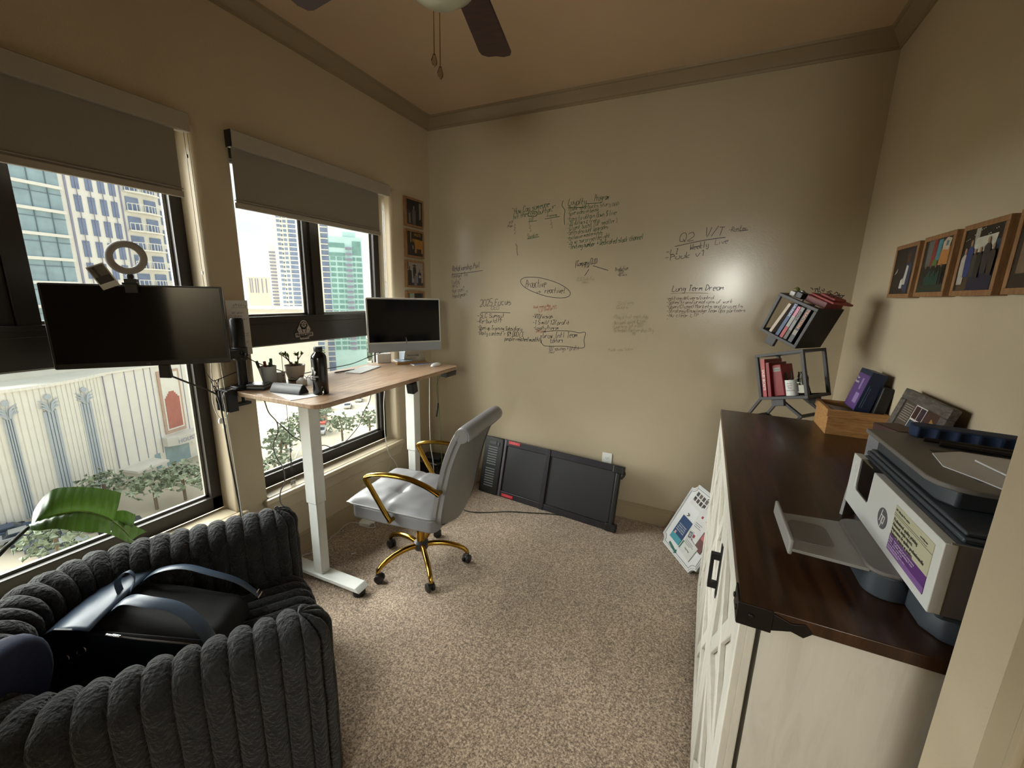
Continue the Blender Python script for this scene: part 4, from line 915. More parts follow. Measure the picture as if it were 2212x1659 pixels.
# ================================================================ big-leaf house plant behind the armchair
lp = thing('leafy_houseplant', 'large glossy green leaf of a house plant arching behind the armchair', 'houseplant', (.13, -2.84, 0))
T_ = Matrix.Translation(-Vector(lp.location))
def leaf_mat():
    m = bpy.data.materials.new('glossy_green_leaf'); m.use_nodes = True
    nt = m.node_tree; b = nt.nodes['Principled BSDF']; b.inputs['Roughness'].default_value = .32; b.inputs['Coat Weight'].default_value = .3; b.inputs['Coat Roughness'].default_value = .2
    b.inputs['Subsurface Weight'].default_value = 0
    tc = nt.nodes.new('ShaderNodeTexCoord'); w_ = nt.nodes.new('ShaderNodeTexWave'); mp = nt.nodes.new('ShaderNodeMapping'); mp.inputs['Rotation'].default_value = (.3, .2, .5)
    w_.inputs['Scale'].default_value = 14; w_.inputs['Distortion'].default_value = 1.5; w_.bands_direction = 'Y'
    nt.links.new(tc.outputs['Object'], mp.inputs[0]); nt.links.new(mp.outputs[0], w_.inputs['Vector'])
    r = nt.nodes.new('ShaderNodeValToRGB'); r.color_ramp.elements[0].color = lin('1a2f10'); r.color_ramp.elements[1].color = lin('2c4a1a'); r.color_ramp.elements[0].position = .02; r.color_ramp.elements[1].position = .25
    nt.links.new(w_.outputs['Fac'], r.inputs['Fac']); nt.links.new(r.outputs['Color'], b.inputs['Base Color'])
    bp = nt.nodes.new('ShaderNodeBump'); bp.inputs['Strength'].default_value = .35; bp.inputs['Distance'].default_value = .004; nt.links.new(w_.outputs['Fac'], bp.inputs['Height']); nt.links.new(bp.outputs['Normal'], b.inputs['Normal'])
    tr = nt.nodes.new('ShaderNodeBsdfTranslucent'); tr.inputs['Color'].default_value = lin('557a2a')
    mx = nt.nodes.new('ShaderNodeMixShader'); mx.inputs[0].default_value = .10; o = nt.nodes['Material Output']
    nt.links.new(b.outputs[0], mx.inputs[1]); nt.links.new(tr.outputs[0], mx.inputs[2]); nt.links.new(mx.outputs[0], o.inputs['Surface'])
    return m
M_LEAF = leaf_mat(); M_RIB = mat('leaf_midrib', '8fa860', .4, var=.08, vs=30); M_PET = mat('dark_petiole', '1f2a1a', .45, var=.15, vs=20)
UP = [(.1, -2.518, .822), (.1, -2.504, .865), (.1, -2.458, .916), (.1, -2.408, .909), (.1, -2.353, .883), (.1, -2.302, .851), (.1, -2.267, .821)]
RB = [(.16, -2.54, .833), (.16, -2.508, .84), (.16, -2.473, .842), (.16, -2.432, .834), (.16, -2.391, .813), (.16, -2.35, .773), (.16, -2.329, .742)]
LO = [(.22, -2.55, .841), (.22, -2.53, .83), (.22, -2.498, .819), (.22, -2.464, .795), (.22, -2.426, .765), (.22, -2.39, .745), (.2, -2.354, .709)]
def loft(mb, A, B, n=7, bulge=.012, ds=(0, 0, 1)):
    A = bez(A, 5); B = bez(B, 5)
    vs = []
    for i in range(len(A)):
        for k in range(n):
            t = k / (n - 1); p = A[i].lerp(B[i], t) + Vector(ds) * bulge * math.sin(PI * t) + Vector(ds) * .0025 * math.sin(i * 2.1) * math.sin(PI * t); vs.append(p)
    mb.add(vs, [(i * n + k, i * n + k + 1, (i + 1) * n + k + 1, (i + 1) * n + k) for i in range(len(A) - 1) for k in range(n - 1)])
b = MB(); b.T = T_; loft(b, RB, UP, bulge=.02, ds=(1, -.3, 0)); loft(b, RB, LO, bulge=.014)
loft(b, [RB[6], (.16, -2.308, .702), (.16, -2.291, .655), (.16, -2.285, .63)], [LO[6], (.2, -2.328, .674), (.2, -2.306, .644), (.18, -2.277, .627)], n=4, bulge=.004)
loft(b, [RB[6], (.16, -2.308, .702), (.16, -2.291, .655), (.16, -2.285, .63)], [(.12, -2.32, .735), (.11, -2.295, .715), (.11, -2.26, .68), (.12, -2.215, .62)], n=5, bulge=.006)
lf = b.build('leaf_blade', M_LEAF, lp, ang=180, fixn=False)
b = MB(); b.T = T_; b.tube(bez(RB + [(.16, -2.308, .702), (.16, -2.291, .655)], 5), .0028, 6); b.build('midrib', M_RIB, lp)
b = MB(); b.T = T_; loft(b, [(.10, -2.325, .735), (.10, -2.300, .752), (.10, -2.267, .742), (.10, -2.236, .707)], [(.13, -2.31, .70), (.13, -2.28, .69), (.13, -2.262, .672), (.10, -2.236, .704)], n=5, bulge=.006); b.build('leaf_blade', M_LEAF, lp, ang=180, fixn=False)
b = MB(); b.T = T_; b.tube(bez([(.13, -2.84, .19), (.14, -2.80, .45), (.15, -2.72, .66), (.16, -2.614, .774), (.16, -2.579, .802), (.16, -2.54, .833)], 5), [.008] * 10 + [.007] * 10 + [.006] * 5 + [.0045], 8); b.build('petiole', M_PET, lp)
b = MB(); b.T = T_; b.lathe([(0, 0), (.075, 0), (.10, .18), (.092, .18), (.085, .16), (0, .16)], 24, o=(.13, -2.84, 0)); b.build('plant_pot', mat('clay_pot', '6b5348', .7, var=.1, vs=20), lp)
# ================================================================ farmhouse cabinet
M_TOPW = wood('walnut_laminate', '24140b', '4a2f1d', (9, .8, 1), .32, 4.2, coat=.08, c3='38200f')
M_WHW = wood('white_washed_wood', 'cbc8be', 'd8d5cc', (14, 14, 1.6), .5, 3, c3='d3d0c7')
KX0, KX1, KY0, KY1, KZ = 2.313, 2.908, -2.183, -.627, 1.091
cb = thing('storage_cabinet', 'white barn-door cabinet with dark brown wood top against the right wall', 'cabinet', ((KX0 + KX1) / 2, (KY0 + KY1) / 2, 0))
T = Matrix.Translation(-Vector(cb.location))
b = MB(); b.T = T; b.bb(KX0, KX1, KY0, KY1, KZ - .026, KZ); b.build('cabinet_top', M_TOPW, cb, bevel=.002)
b = MB(); b.T = T; b.bb(KX0 + .042, KX1 - .01, KY0 + .008, KY1 - .008, .06, KZ - .026); b.build('cabinet_body', M_WHW, cb, smooth=False)
nd = 3; dw = (KY1 - KY0 - .012) / nd
for i in range(nd):
    y0 = KY0 + .006 + i * dw + .002; y1 = y0 + dw - .004; x0, x1 = KX0 + .012, KX0 + .034
    b = MB(); b.T = T; b.bb(x0 + .006, x1, y0, y1, .035, KZ - .032)
    fw_ = .070
    b.bb(x0 - .008, x0 + .008, y0, y0 + fw_, .035, KZ - .032); b.bb(x0 - .008, x0 + .008, y1 - fw_, y1, .035, KZ - .032)
    b.bb(x0 - .008, x0 + .008, y0 + fw_, y1 - fw_, .035, .035 + fw_); b.bb(x0 - .008, x0 + .008, y0 + fw_, y1 - fw_, KZ - .032 - fw_, KZ - .032)
    zm = .56; b.bb(x0 - .008, x0 + .008, y0 + fw_, y1 - fw_, zm - .035, zm + .035)
    for (za, zb_) in ((.035 + fw_, zm - .035), (zm + .035, KZ - .032 - fw_)):
        ya, yb = y0 + fw_, y1 - fw_; L_ = math.hypot(yb - ya, zb_ - za); an = math.atan2(zb_ - za, yb - ya)
        for sg in (1, -1): b.box((x0 - .001, (ya + yb) / 2, (za + zb_) / 2), (.012 + .002 * sg, L_ - .02, .045), R=Matrix.Rotation(an * sg, 3, 'X'))
    d = b.build('cabinet_door', M_WHW, cb, bevel=.0025)
    yh = y0 + .04 if i == 2 else y1 - .035
    if i == 1: yh = y0 + .035
    b = MB(); b.T = T; xh = x0 - .010
    b.bb(xh - .003, xh, yh - .012, yh + .012, .90, .925); b.bb(xh - .003, xh, yh - .012, yh + .012, .745, .77)
    b.bb(xh - .022, xh, yh - .010, yh + .010, .875, .893); b.bb(xh - .022, xh, yh - .010, yh + .010, .777, .795); b.bb(xh - .028, xh - .018, yh - .010, yh + .010, .777, .893); b.bb(xh - .003, xh, yh - .009, yh + .009, .75, .92)
    if i == 0: b.build('door_handle', BLACKM, d, bevel=.002)
    for zh in (.18,):
        if i == 0:
            b = MB(); b.T = T; b.bb(x0 - .013, x0 + .002, y0 - .004, y0 + .004, zh - .03, zh + .03); b.build('hinge', BLACKM, d, smooth=False)
b = MB(); b.T = T
b.bb(KX0 - .003, KX0 + .055, KY0 - .003, KY0, KZ - .046, KZ + .001); b.bb(KX0 - .004, KX0, KY0 - .003, KY0 + .06, KZ - .044, KZ - .0)
b.prism([(KX0 + .055, KZ - .040), (KX0 + .085, KZ - .030), (KX0 + .105, KZ - .036), (KX0 + .118, KZ - .022), (KX0 + .105, KZ - .008), (KX0 + .085, KZ - .014), (KX0 + .055, KZ - .004)], KY0 - .003, KY0, ax='y')
for (x, y, ax) in ((KX0 + .02, KY0 - .004, 0), (KX0 - .005, KY0 + .012, 1), (KX0 - .005, KY0 + .05, 1)):
    b.lathe([(0, -.002), (.006, -.002), (.005, .002), (0, .003)], 10, o=(x, y, KZ - .022), R=Matrix.Rotation(PI / 2, 3, 'X') if not ax else Matrix.Rotation(-PI / 2, 3, 'Y'))
b.build('corner_bracket', mat('antique_iron', '1c1614', .45, metal=.5, var=.2, vs=40), cb, bevel=.001)
for (x, y) in ((KX0 + .05, KY0 + .05), (KX1 - .06, KY0 + .05), (KX0 + .05, KY1 - .05), (KX1 - .06, KY1 - .05)):
    b = MB(); b.T = T; b.bb(x - .04, x + .03, y - .04, y + .03, 0, .06); b.build('cabinet_foot', BLACKM, cb, bevel=.003)

# ---------------------------------------------------------------- printer. local: x along the front (0 = far end), y depth behind the front panel, z up
PM = TR(2.580, -1.710, KZ) @ Matrix.Rotation(-1.555, 4, 'Z')
pr = thing('printer', 'white and dark grey office printer with paper tray out on the cabinet', 'printer', M=PM)
M_SLATE = mat('slate_plastic', '3a4149', .45, var=.06, vs=10, bump=.06, bs=900); M_PWH = mat('printer_white', 'd0d2d0', .38, var=.02, vs=10); M_PGR = mat('printer_grey', '6e6a67', .5, var=.04, vs=12, bump=.08, bs=1100)
M_PGR2 = mat('printer_light_grey', '8f8d8a', .45, var=.03, vs=12)
b = MB(); b.bb(.004, .436, .012, .30, .045, .19); b.build('printer_body', M_SLATE, pr, bevel=.008)
b = MB(); b.bb(.436, .4395, .004, .30, .058, .19); b.build('side_cover', M_PGR, pr, bevel=.001)
# white front panel with touch screen cut-out
b = MB(); b.T = TR(0, 0, .058)
b.prism([(.0, .0), (.44, .0), (.44, .130), (.135, .130), (.132, .056), (.126, .050), (.050, .050), (.044, .057), (.044, .130), (0, .130)], -.004, .014, ax='y')
fp = b.build('front_panel', M_PWH, pr, bevel=.0015)
b = MB(); b.T = TR(0, 0, .058); b.bb(.043, .136, -.001, .012, .049, .130); b.build('touch_screen', M_SCREEN, pr, smooth=False)
b = MB(); b.T = TR(0, 0, .058); 
for z in (.112, .096): b.bb(.024, .028, -.0052, -.004, z, z + .004)
b.build('button_mark', mat('button_white', 'f2f2f4', .4, var=.02, vs=10), fp, smooth=False)
b = MB(); b.T = TR(.222, -.0042, .118) @ Matrix.Rotation(PI / 2, 4, 'X'); disc(b, 0, 0, .0225, 0, .0008, n=40); lg = b.build('brand_badge', mat('badge_grey', '5b5b5d', .45, var=.03, vs=10), fp, smooth=False)
b = MB(); bT = TR(.222, -.0052, .118) @ Matrix.Rotation(PI / 2, 4, 'X')
def bar(p, q, w): 
    p = Vector((*p, 0)); q = Vector((*q, 0)); d = (q - p).normalized(); n = Vector((-d.y, d.x, 0)) * w / 2
    b.add([bT @ v for v in (p - n, q - n, q + n, p + n)], [(0, 1, 2, 3)])
# slanted h and p
bar((-.0115, -.0105), (-.0035, .0185), .0030); bar((-.0060, .0065), (.0010, .0065), .0030); bar((.0016, .0072), (-.0030, -.0105), .0032)
bar((.0040, .0072), (-.0040, -.0200), .0030); bar((.0035, .0065), (.0112, .0065), .0030); bar((.0118, .0072), (.0072, -.0100), .0032); bar((.0080, -.0092), (-.0002, -.0092), .0030)
b.build('badge_letters', M_PWH, lg, smooth=False, fixn=False)
# energy / feature label
lb = MB(); lx0, lx1, lz0, lz1 = .268, .418, .076, .172
lb.bb(lx0, lx1, -.0050, -.0042, lz0 + .034, lz1, 0); lb.bb(lx0, lx1, -.0050, -.0042, lz0, lz0 + .034, 1); lb.bb(lx0, lx1 - .02, -.0054, -.0050, lz1 - .0165, lz1 - .0158, 2); lb.bb(lx0, lx1, -.0054, -.0050, lz1 - .020, lz1 - .0194, 2)
lb.bb(lx0, lx1, -.0054, -.0050, lz0, lz0 + .012, 3)
lbo = lb.build('label_sheet', [mat('label_cream', 'b9b79c', .5, var=.02, vs=10), mat('label_purple', '5a2f74', .5, var=.03, vs=10), mat('label_ink', '3a3a38', .5, var=.02, vs=10), mat('label_violet', '7d5894', .5, var=.02, vs=10)], fp, smooth=False)
tb = MB(); TX = lambda x, z: TR(x, -.0056, z) @ Matrix.Rotation(PI / 2, 4, 'X')
text_mesh('HP OfficeJet Pro series', .0062, tb, TX(lx0 + .004, lz1 - .008), align='LEFT', ext=.0002)
text_mesh('www.hp.com', .0050, tb, TX(lx1 - .045, lz1 - .010), align='LEFT', ext=.0002)
for i, (s_, w_) in enumerate((('Professional quality printing', .098), ('Advanced, simple reports.', .084), ('Impression de qualite professionnelle', .130), ('Rapports avances et simples.', .092))):
    text_mesh(s_, .0102, tb, TX(lx0 + .004, lz1 - .0285 - i * .0098), align='LEFT', ext=.0002, width=w_)
tb.build('label_print', mat('label_ink', '3a3a38', .5), lbo, smooth=False)
tb = MB()
for i, (s_, w_, h_) in enumerate((('Smart   Fast printing & great connections', .105, .0056), ('Print    2-sided, quick printing & scan', .100, .0056), ('Print, scan, copy, fax', .06, .004), ('Up to 22 ppm black, 18 ppm color', .075, .004), ('Auto document feeder', .05, .004))):
    text_mesh(s_, h_, tb, TX(lx0 + .004, lz0 + .0285 - i * .0056), align='LEFT', ext=.0002, width=w_)
tb.build('label_print', mat('label_white_ink', 'd9cfe2', .5, var=.02, vs=10), lbo, smooth=False)
# base and paper trays
b = MB(); b.prism([(.045, .012), (.395, .012), (.425, .03), (.436, .06), (.436, .28), (.010, .28), (.010, .03)], .0, .058); b.build('printer_base', M_SLATE, pr, bevel=.004)
b = MB(); b.prism(rrect(.235, .08, .035, cx=.225, cy=-.008), .0, .050); b.build('input_tray', M_SLATE, pr, bevel=.003)
b = MB(); b.prism(rrect(.225, .085, .030, cx=.232, cy=-.008), .050, .0585); ot = b.build('output_tray', M_PGR, pr, bevel=.003)
b = MB(); b.prism([(.135, -.045), (.328, -.045), (.318, -.175), (.150, -.175)], .046, .053); b.prism(rrect(.10, .075, .02, cx=.23, cy=-.125), .0525, .0545, 1); b.build('tray_extension', [M_PGR2, M_PGR], ot, bevel=.001)
b = MB(); b.prism([(.140, -.175), (.330, -.175), (.330, -.183), (.140, -.183)], .044, .078); b.build('paper_stop', M_PGR2, ot, bevel=.003)
# scanner lid / document feeder
b = MB(); b.bb(.0, .432, .020, .31, .19, .2); b.bb(.010, .425, .024, .30, .2, .208); b.build('scanner_bed', M_SLATE, pr, bevel=.003)
b = MB(); b.prism([(.02, .032), (.30, .032), (.33, .050), (.33, .28), (.0, .28), (.0, .045)], .208, .244); b.build('feeder_body', M_SLATE, pr, bevel=.004)
b = MB(); b.prism([(-.01, .012), (.30, .012), (.325, .020), (.345, .040), (.352, .065), (.352, .30), (-.01, .30)], .244, .254); b.build('feeder_lid', M_PGR, pr, bevel=.002)
b = MB(); b.bb(.12, .30, .085, .19, .2532, .2545); b.build('feeder_slot', BLACK, pr, smooth=False)
PT = .2545 + KZ

def flat_paper(name, pts, z, label, t=.0012, m=None):
    b = MB(); n = len(pts)
    lo = [(x, y, z) for x, y in pts]; hi = [(x, y, z + t) for x, y in pts]
    b.add(lo + hi, [tuple(range(n)), tuple(range(n, 2 * n))] + [(i, (i + 1) % n, n + (i + 1) % n, n + i) for i in range(n)])
    return tag(b.build(name, m or PAPER, smooth=False), label, 'paper')
flat_paper('paper_sheet', [(2.66, -1.86), (2.72, -1.82), (2.86, -1.84), (2.86, -2.07), (2.70, -2.06), (2.675, -2.0), (2.645, -1.945)], PT, 'crumpled receipt paper on top of the printer, lower of two', .002)
flat_paper('envelope', [(2.715, -1.885), (2.86, -1.90), (2.86, -2.04), (2.735, -2.02)], PT + .0035, 'folded white sheet on top of the crumpled paper on the printer', .003)
b = MB(); b.T = TR(2.745, -1.73, PT); b.box((0, 0, .014), (.15, .052, .026), R=Matrix.Rotation(-.05, 3, 'Z'))
mg = thing('desk_organizer', 'scalloped dark blue plastic tray lying on top of the printer', 'desk organizer', (2.765, -1.725, PT), (0, 0, -.16))
b = MB(); pts = [(-.095, -.012)]
for k in range(5):
    x0 = -.085 + k * .034
    for j in range(5): pts.append((x0 + .034 * j / 5, -.028 + .007 * math.sin(PI * j / 5)))
pts += [(.085, -.028), (.097, -.014), (.097, .016), (.085, .028), (-.085, .028), (-.095, .014)]
b.prism(pts, .0, .028); b.build('tray_shell', mat('navy_foam', '152a4c', .7, var=.08, vs=30), mg, bevel=.004)
b = MB(); b.tube([(2.675, -1.775, PT + .008), (2.87, -1.81, PT + .010)], [.0055, .0065], 8); tag(b.build('pen', BLACK), 'black pen lying on the printer beside the blue tray', 'pen')
b = MB(); b.tube([(2.695, -1.795, PT + .007), (2.90, -1.835, PT + .007)], .006, 8); b.tube([(2.84, -1.822, PT + .007), (2.90, -1.835, PT + .007)], .0065, 8, 1); tag(b.build('marker', [BLACK, mat('blue_cap', '1c2152', .4, var=.05, vs=20)]), 'black marker with blue cap on the printer nearest the papers', 'marker')
b = MB(); b.T = TR(2.74, -1.455, KZ) @ Matrix.Rotation(.35, 4, 'Z'); b.bb(-.04, .04, -.05, .05, 0, .17); b.bb(-.036, .036, -.046, .046, .17, .21, 1)
tag(b.build('tape_dispenser', [mat('grey_box', '6c6c70', .5, var=.1, vs=20), mat('dark_red_box', '3c1c18', .5, var=.1, vs=20)], bevel=.003), 'grey and dark red box standing between the printer and the picture frame', 'box')
b = MB(); b.T = TR(2.60, -1.668, KZ) @ Matrix.Rotation(.6, 4, 'Z'); b.prism([(-.02, 0), (.02, .0), (.018, .05), (0, .12), (-.012, .10)], -.004, .004, ax='y')
tag(b.build('plastic_bag', mat('clear_plastic', '8a8888', .15, var=.2, vs=30), smooth=False), 'crumpled clear plastic wrap at the far end of the printer', 'plastic wrap')

# picture frame leaning on the right wall
pf = thing('picture_frame', 'dark grey wooden photo frame leaning on the wall behind the printer', 'picture frame', (2.826, -1.05, KZ), (0, 0, -PI / 2))
TI = Matrix.Rotation(-.245, 4, 'X'); M_GW = wood('grey_barn_wood', '3c3733', '67605a', (3, 12, 12), .6, 8)
b = MB(); b.T = TI; fw_ = .036; Wf, Hf = .325, .272
b.bb(0, Wf, -.012, .012, 0, fw_); b.bb(0, Wf, -.012, .012, Hf - fw_, Hf); b.bb(0, fw_, -.012, .012, fw_, Hf - fw_); b.bb(Wf - fw_, Wf, -.012, .012, fw_, Hf - fw_); b.build('frame_border', M_GW, pf, bevel=.003)
def picture(parent, Tm, w, h, shapes, name='photo_print', bg='17130f'):
    """printed picture: flat coloured areas layered on the print"""
    cols = {bg: 0}; b = MB(); b.T = Tm; b.quad([(0, 0, 0), (w, 0, 0), (w, 0, h), (0, 0, h)], 0); lay = 0
    for c, pts in shapes:
        if c not in cols: cols[c] = len(cols)
        lay += 1
        b.quad([(x * w, -.00012 * lay, z * h) for x, z in pts], cols[c])
    return b.build(name, [mat('print_' + c, c, .35, var=.12, vs=60) for c in cols], parent, smooth=False, fixn=False)
def RC(x0, x1, z0, z1): return [(x0, z0), (x1, z0), (x1, z1), (x0, z1)]
def person(cx, z0, s, c, skin='a88468', wd=.16):
    w = wd * s
    return [(c, [(cx - w * .8, z0), (cx + w * .8, z0), (cx + w, z0 + .45 * s), (cx + w * .9, z0 + .72 * s), (cx + w * .3, z0 + .80 * s), (cx - w * .3, z0 + .80 * s), (cx - w * .9, z0 + .72 * s), (cx - w, z0 + .45 * s)]),
            (skin, [(cx + w * .36 * math.cos(2 * PI * k / 8), z0 + .88 * s + .095 * s * math.sin(2 * PI * k / 8)) for k in range(8)])]
sh = [('4b443c', RC(0, .34, 0, 1)), ('2a211b', RC(.34, 1, 0, 1))]
sh += [('8d857b', RC(.04, .30, .93 - k * .04, .945 - k * .04)) for k in range(8)]
sh += [('c9c7c4', RC(.34, .66, .0, 1))]
for i in range(2):
    for j in range(4): sh.append((['1f2733', '5b5650', '2c3f4c', '3a2224', '4b3b57', '26323d', '6b5a4c', '322430'][i * 4 + j], RC(.36 + i * .15, .49 + i * .15, .03 + j * .245, .245 + j * .245)))
sh += [('3d2622', RC(.66, 1, 0, 1)), ('2b1c2c', RC(.66, 1, 0, .35)), ('8f6c35', [(.78, .45), (.84, .45), (.86, .75), (.90, .86), (.84, .90), (.80, .70)]), ('6b4a2a', RC(.72, .76, .3, .5)), ('b09a52', RC(.88, .95, .55, .85))]
picture(pf, TI @ TR(fw_, -.006, fw_), Wf - 2 * fw_, Hf - 2 * fw_, sh)
tb = MB(); text_mesh('LFG', .016, tb, TI @ TR(fw_ + .042, -.0085, fw_ + .045) @ Matrix.Rotation(PI / 2, 4, 'X'), ext=.0002); tb.build('frame_lettering', mat('label_white_ink', 'd9cfe2', .5), pf, smooth=False)

# wooden box with leaning product boxes
M_BAM = wood('bamboo', '916439', 'b58a55', (3, 10, 22), .5, 5, c3='a5794a')
wb_ = thing('wooden_box', 'open bamboo box with lipped rim on the far corner of the cabinet', 'box', (2.717, -.845, KZ))
b = MB(); t = .010; bw_, bd_, bh_ = .203, .214, .112
for (x0, x1, y0, y1) in ((0, bw_, 0, t), (0, bw_, bd_ - t, bd_), (0, t, t, bd_ - t), (bw_ - t, bw_, t, bd_ - t)): b.bb(x0, x1, y0, y1, 0, bh_ - .03)
b.bb(t, bw_ - t, t, bd_ - t, 0, .008); b.build('box_body', M_BAM, wb_, bevel=.001)
b = MB(); e = .006
for (x0, x1, y0, y1) in ((-e, bw_ + .002, -e, t), (-e, bw_ + .002, bd_ - t, bd_ + e), (-e, t, t, bd_ - t), (bw_ - t, bw_ + .002, t, bd_ - t)): b.bb(x0, x1, y0, y1, bh_ - .032, bh_)
b.build('box_rim', M_BAM, wb_, bevel=.0015)
b = MB(); b.T = TR(2.79, -.735, KZ + .085) @ Matrix.Rotation(.12, 4, 'Y') @ Matrix.Rotation(.2, 4, 'Z'); b.bb(-.05, .055, -.075, .075, -.010, .006); b.bb(-.045, .045, -.06, .07, .006, .009, 1)
tag(b.build('paper_stack', [mat('clear_sleeve', '5d6058', .3, var=.2, vs=40), mat('grey_print_sheet', '8e8e84', .4, var=.2, vs=60)], smooth=False), 'papers and sleeves lying inside the bamboo box', 'papers')
pb = thing('product_box', 'purple and navy cardboard box leaning in the bamboo box against the wall', 'box', (2.812, -.805, KZ + .108), (0, math.radians(13), 0))
b = MB(); b.bb(0, .052, 0, .145, 0, .178, 0); b.bb(-.0008, .0, .004, .141, .004, .158, 1); b.bb(-.0012, -.0008, .025, .070, .03, .075, 2); b.bb(-.0012, -.0008, .05, .07, .09, .14, 2)
b.bb(.010, .012, -.0006, 0, .02, .12, 3); b.bb(.018, .0195, -.0006, 0, .02, .11, 3)
b.build('carton', [mat('carton_navy', '15243f', .45, var=.05, vs=12), mat('carton_purple', '573d74', .45, var=.05, vs=12), mat('carton_lilac', '8a76a8', .45, var=.05, vs=12), mat('carton_print', '5b6b88', .5, var=.05, vs=12)], pb, smooth=False)
tb = MB(); q = TR(-.0014, .138, .135) @ Matrix.Rotation(-PI / 2, 4, 'Z') @ Matrix.Rotation(PI / 2, 4, 'X'); text_mesh('Your', .016, tb, q, align='LEFT', ext=.0002); text_mesh('Results', .016, tb, q @ TR(0, -.018, 0), align='LEFT', ext=.0002); tb.build('carton_lettering', PAPER, pb, smooth=False)
b = MB(); b.T = TR(2.872, -.822, KZ + .100) @ Matrix.Rotation(math.radians(9), 4, 'Y'); b.bb(0, .040, 0, .10, 0, .125)
tag(b.build('leather_case', mat('black_leatherette', '141210', .55, var=.2, vs=20, bump=.2, bs=300), bevel=.004), 'black case leaning in the bamboo box beside the purple carton', 'case')
# ================================================================ stacked cube shelf
M_CUBE = mat('charcoal_melamine', '3b3a3d', .5, var=.06, vs=14); M_CUBED = mat('black_melamine', '16150f', .6, var=.1, vs=10)
sv = thing('cube_shelf', 'tall dark grey shelf of tilted open cubes in the corner behind the cabinet', 'shelf', (2.62, -.42, 0))
SI = Matrix.Translation(-Vector(sv.location))
def cube_frame(M, s, d, closed=()):
    b = MB(); b.T = SI @ M; t = .014
    for (y0, y1) in ((0, .016), (d - .016, d)):
        b.bb(-s, 0, y0, y1, 0, t); b.bb(-s, 0, y0, y1, s - t, s); b.bb(-s, -s + t, y0, y1, t, s - t); b.bb(-t, 0, y0, y1, t, s - t)
    for (x0, z0) in ((-s, 0), (-t, 0), (-s, s - t), (-t, s - t)): b.bb(x0, x0 + t, .016, d - .016, z0, z0 + t)
    f = b.build('cube_frame', M_CUBE, sv, bevel=.001)
    for side in closed:
        q = MB(); q.T = SI @ M
        if side == 'R': q.bb(-.008, .0005, .002, d - .002, .002, s - .002)
        if side == 'B': q.bb(-s + .002, -.002, .002, d - .002, -.0005, .006)
        q.build('cube_panel', M_CUBED, f, smooth=False)
    return f
CT = TR(2.598, -.590, 1.430) @ rotm(-.697, 0, .372); ST_, DT_ = .207, .209
cube_frame(CT, ST_, DT_, ('R', 'B'))
CM0 = TR(2.489, -.545, 1.147) @ rotm(-.667, 0, -.262); SM_, DM_ = .236, .200
CM = CM0 @ TR(SM_, 0, 0)
cube_frame(CM, SM_, DM_, ('B',))
CB = TR(2.600, -.490, .890) @ rotm(-.68, 0, .50)
cube_frame(CB, .225, .21)
for k, (z, ro, x) in enumerate(((.640, -.25, 2.64), (.385, .35, 2.61), (.075, -.0, 2.63))): cube_frame(TR(x, -.49, z) @ rotm(-.68, 0, ro), .225 if k < 2 else .25, .21)
b = MB(); b.T = SI @ CT; b.box((-.135, .02, -.022), (.05, .02, .05)); b.box((-.135, .19, -.022), (.05, .02, .05)); b.build('cube_connector', M_CUBE, sv, bevel=.002)
b = MB(); b.T = SI @ CM; b.box((-.15, .02, -.015), (.06, .02, .04)); b.box((-.05, .15, -.015), (.05, .02, .04)); b.build('cube_connector', M_CUBE, sv, bevel=.002)
b = MB(); b.T = SI; b.bb(2.50, 2.75, -.55, -.30, 0, .02); b.bb(2.60, 2.64, -.44, -.40, .02, .30); b.build('shelf_base', M_CUBE, sv, bevel=.002)

def book(M, t, h, d, cover, spine, title, label, tcol='dddddd', ts=None, bands=(), group=None, rot=1):
    """upright book: local x thickness, y depth from spine, z height"""
    r = thing('book', label, 'book', M=M, group=group)
    b = MB(); b.bb(0, t, 0, d, 0, h); cv = b.build('book_cover', mat('cover_' + cover, cover, .45, var=.06, vs=25), r, bevel=.0008)
    b = MB(); b.bb(.0015, t - .0015, .004, d + .0006, .003, h + .0006); b.build('book_pages', mat('book_pages', 'b8ad98', .8, var=.05, vs=200), r, smooth=False)
    b = MB(); cs_ = [spine]; b.bb(0, t, -.0006, 0, 0, h, 0)
    for c, z0, z1 in bands: cs_.append(c); b.bb(0, t, -.0010, -.0006, z0 * h, z1 * h, len(cs_) - 1)
    sp_ = b.build('book_spine', [mat('spine_' + c, c, .45, var=.04, vs=30) for c in cs_], r, smooth=False)
    if title:
        tb = MB(); text_mesh(title, t * .82, tb, TR(t / 2, -.0013, h * (ts or .62)) @ Matrix.Rotation(PI / 2, 4, 'X') @ Matrix.Rotation(-PI / 2, 4, 'Z'), ext=.0002, bold=.0003, width=None if not isinstance(title, str) else min(h * .55, len(title) * t * .60))
        tb.build('book_title', mat('title_' + tcol, tcol, .5, var=.02, vs=20), r, smooth=False)
    return r
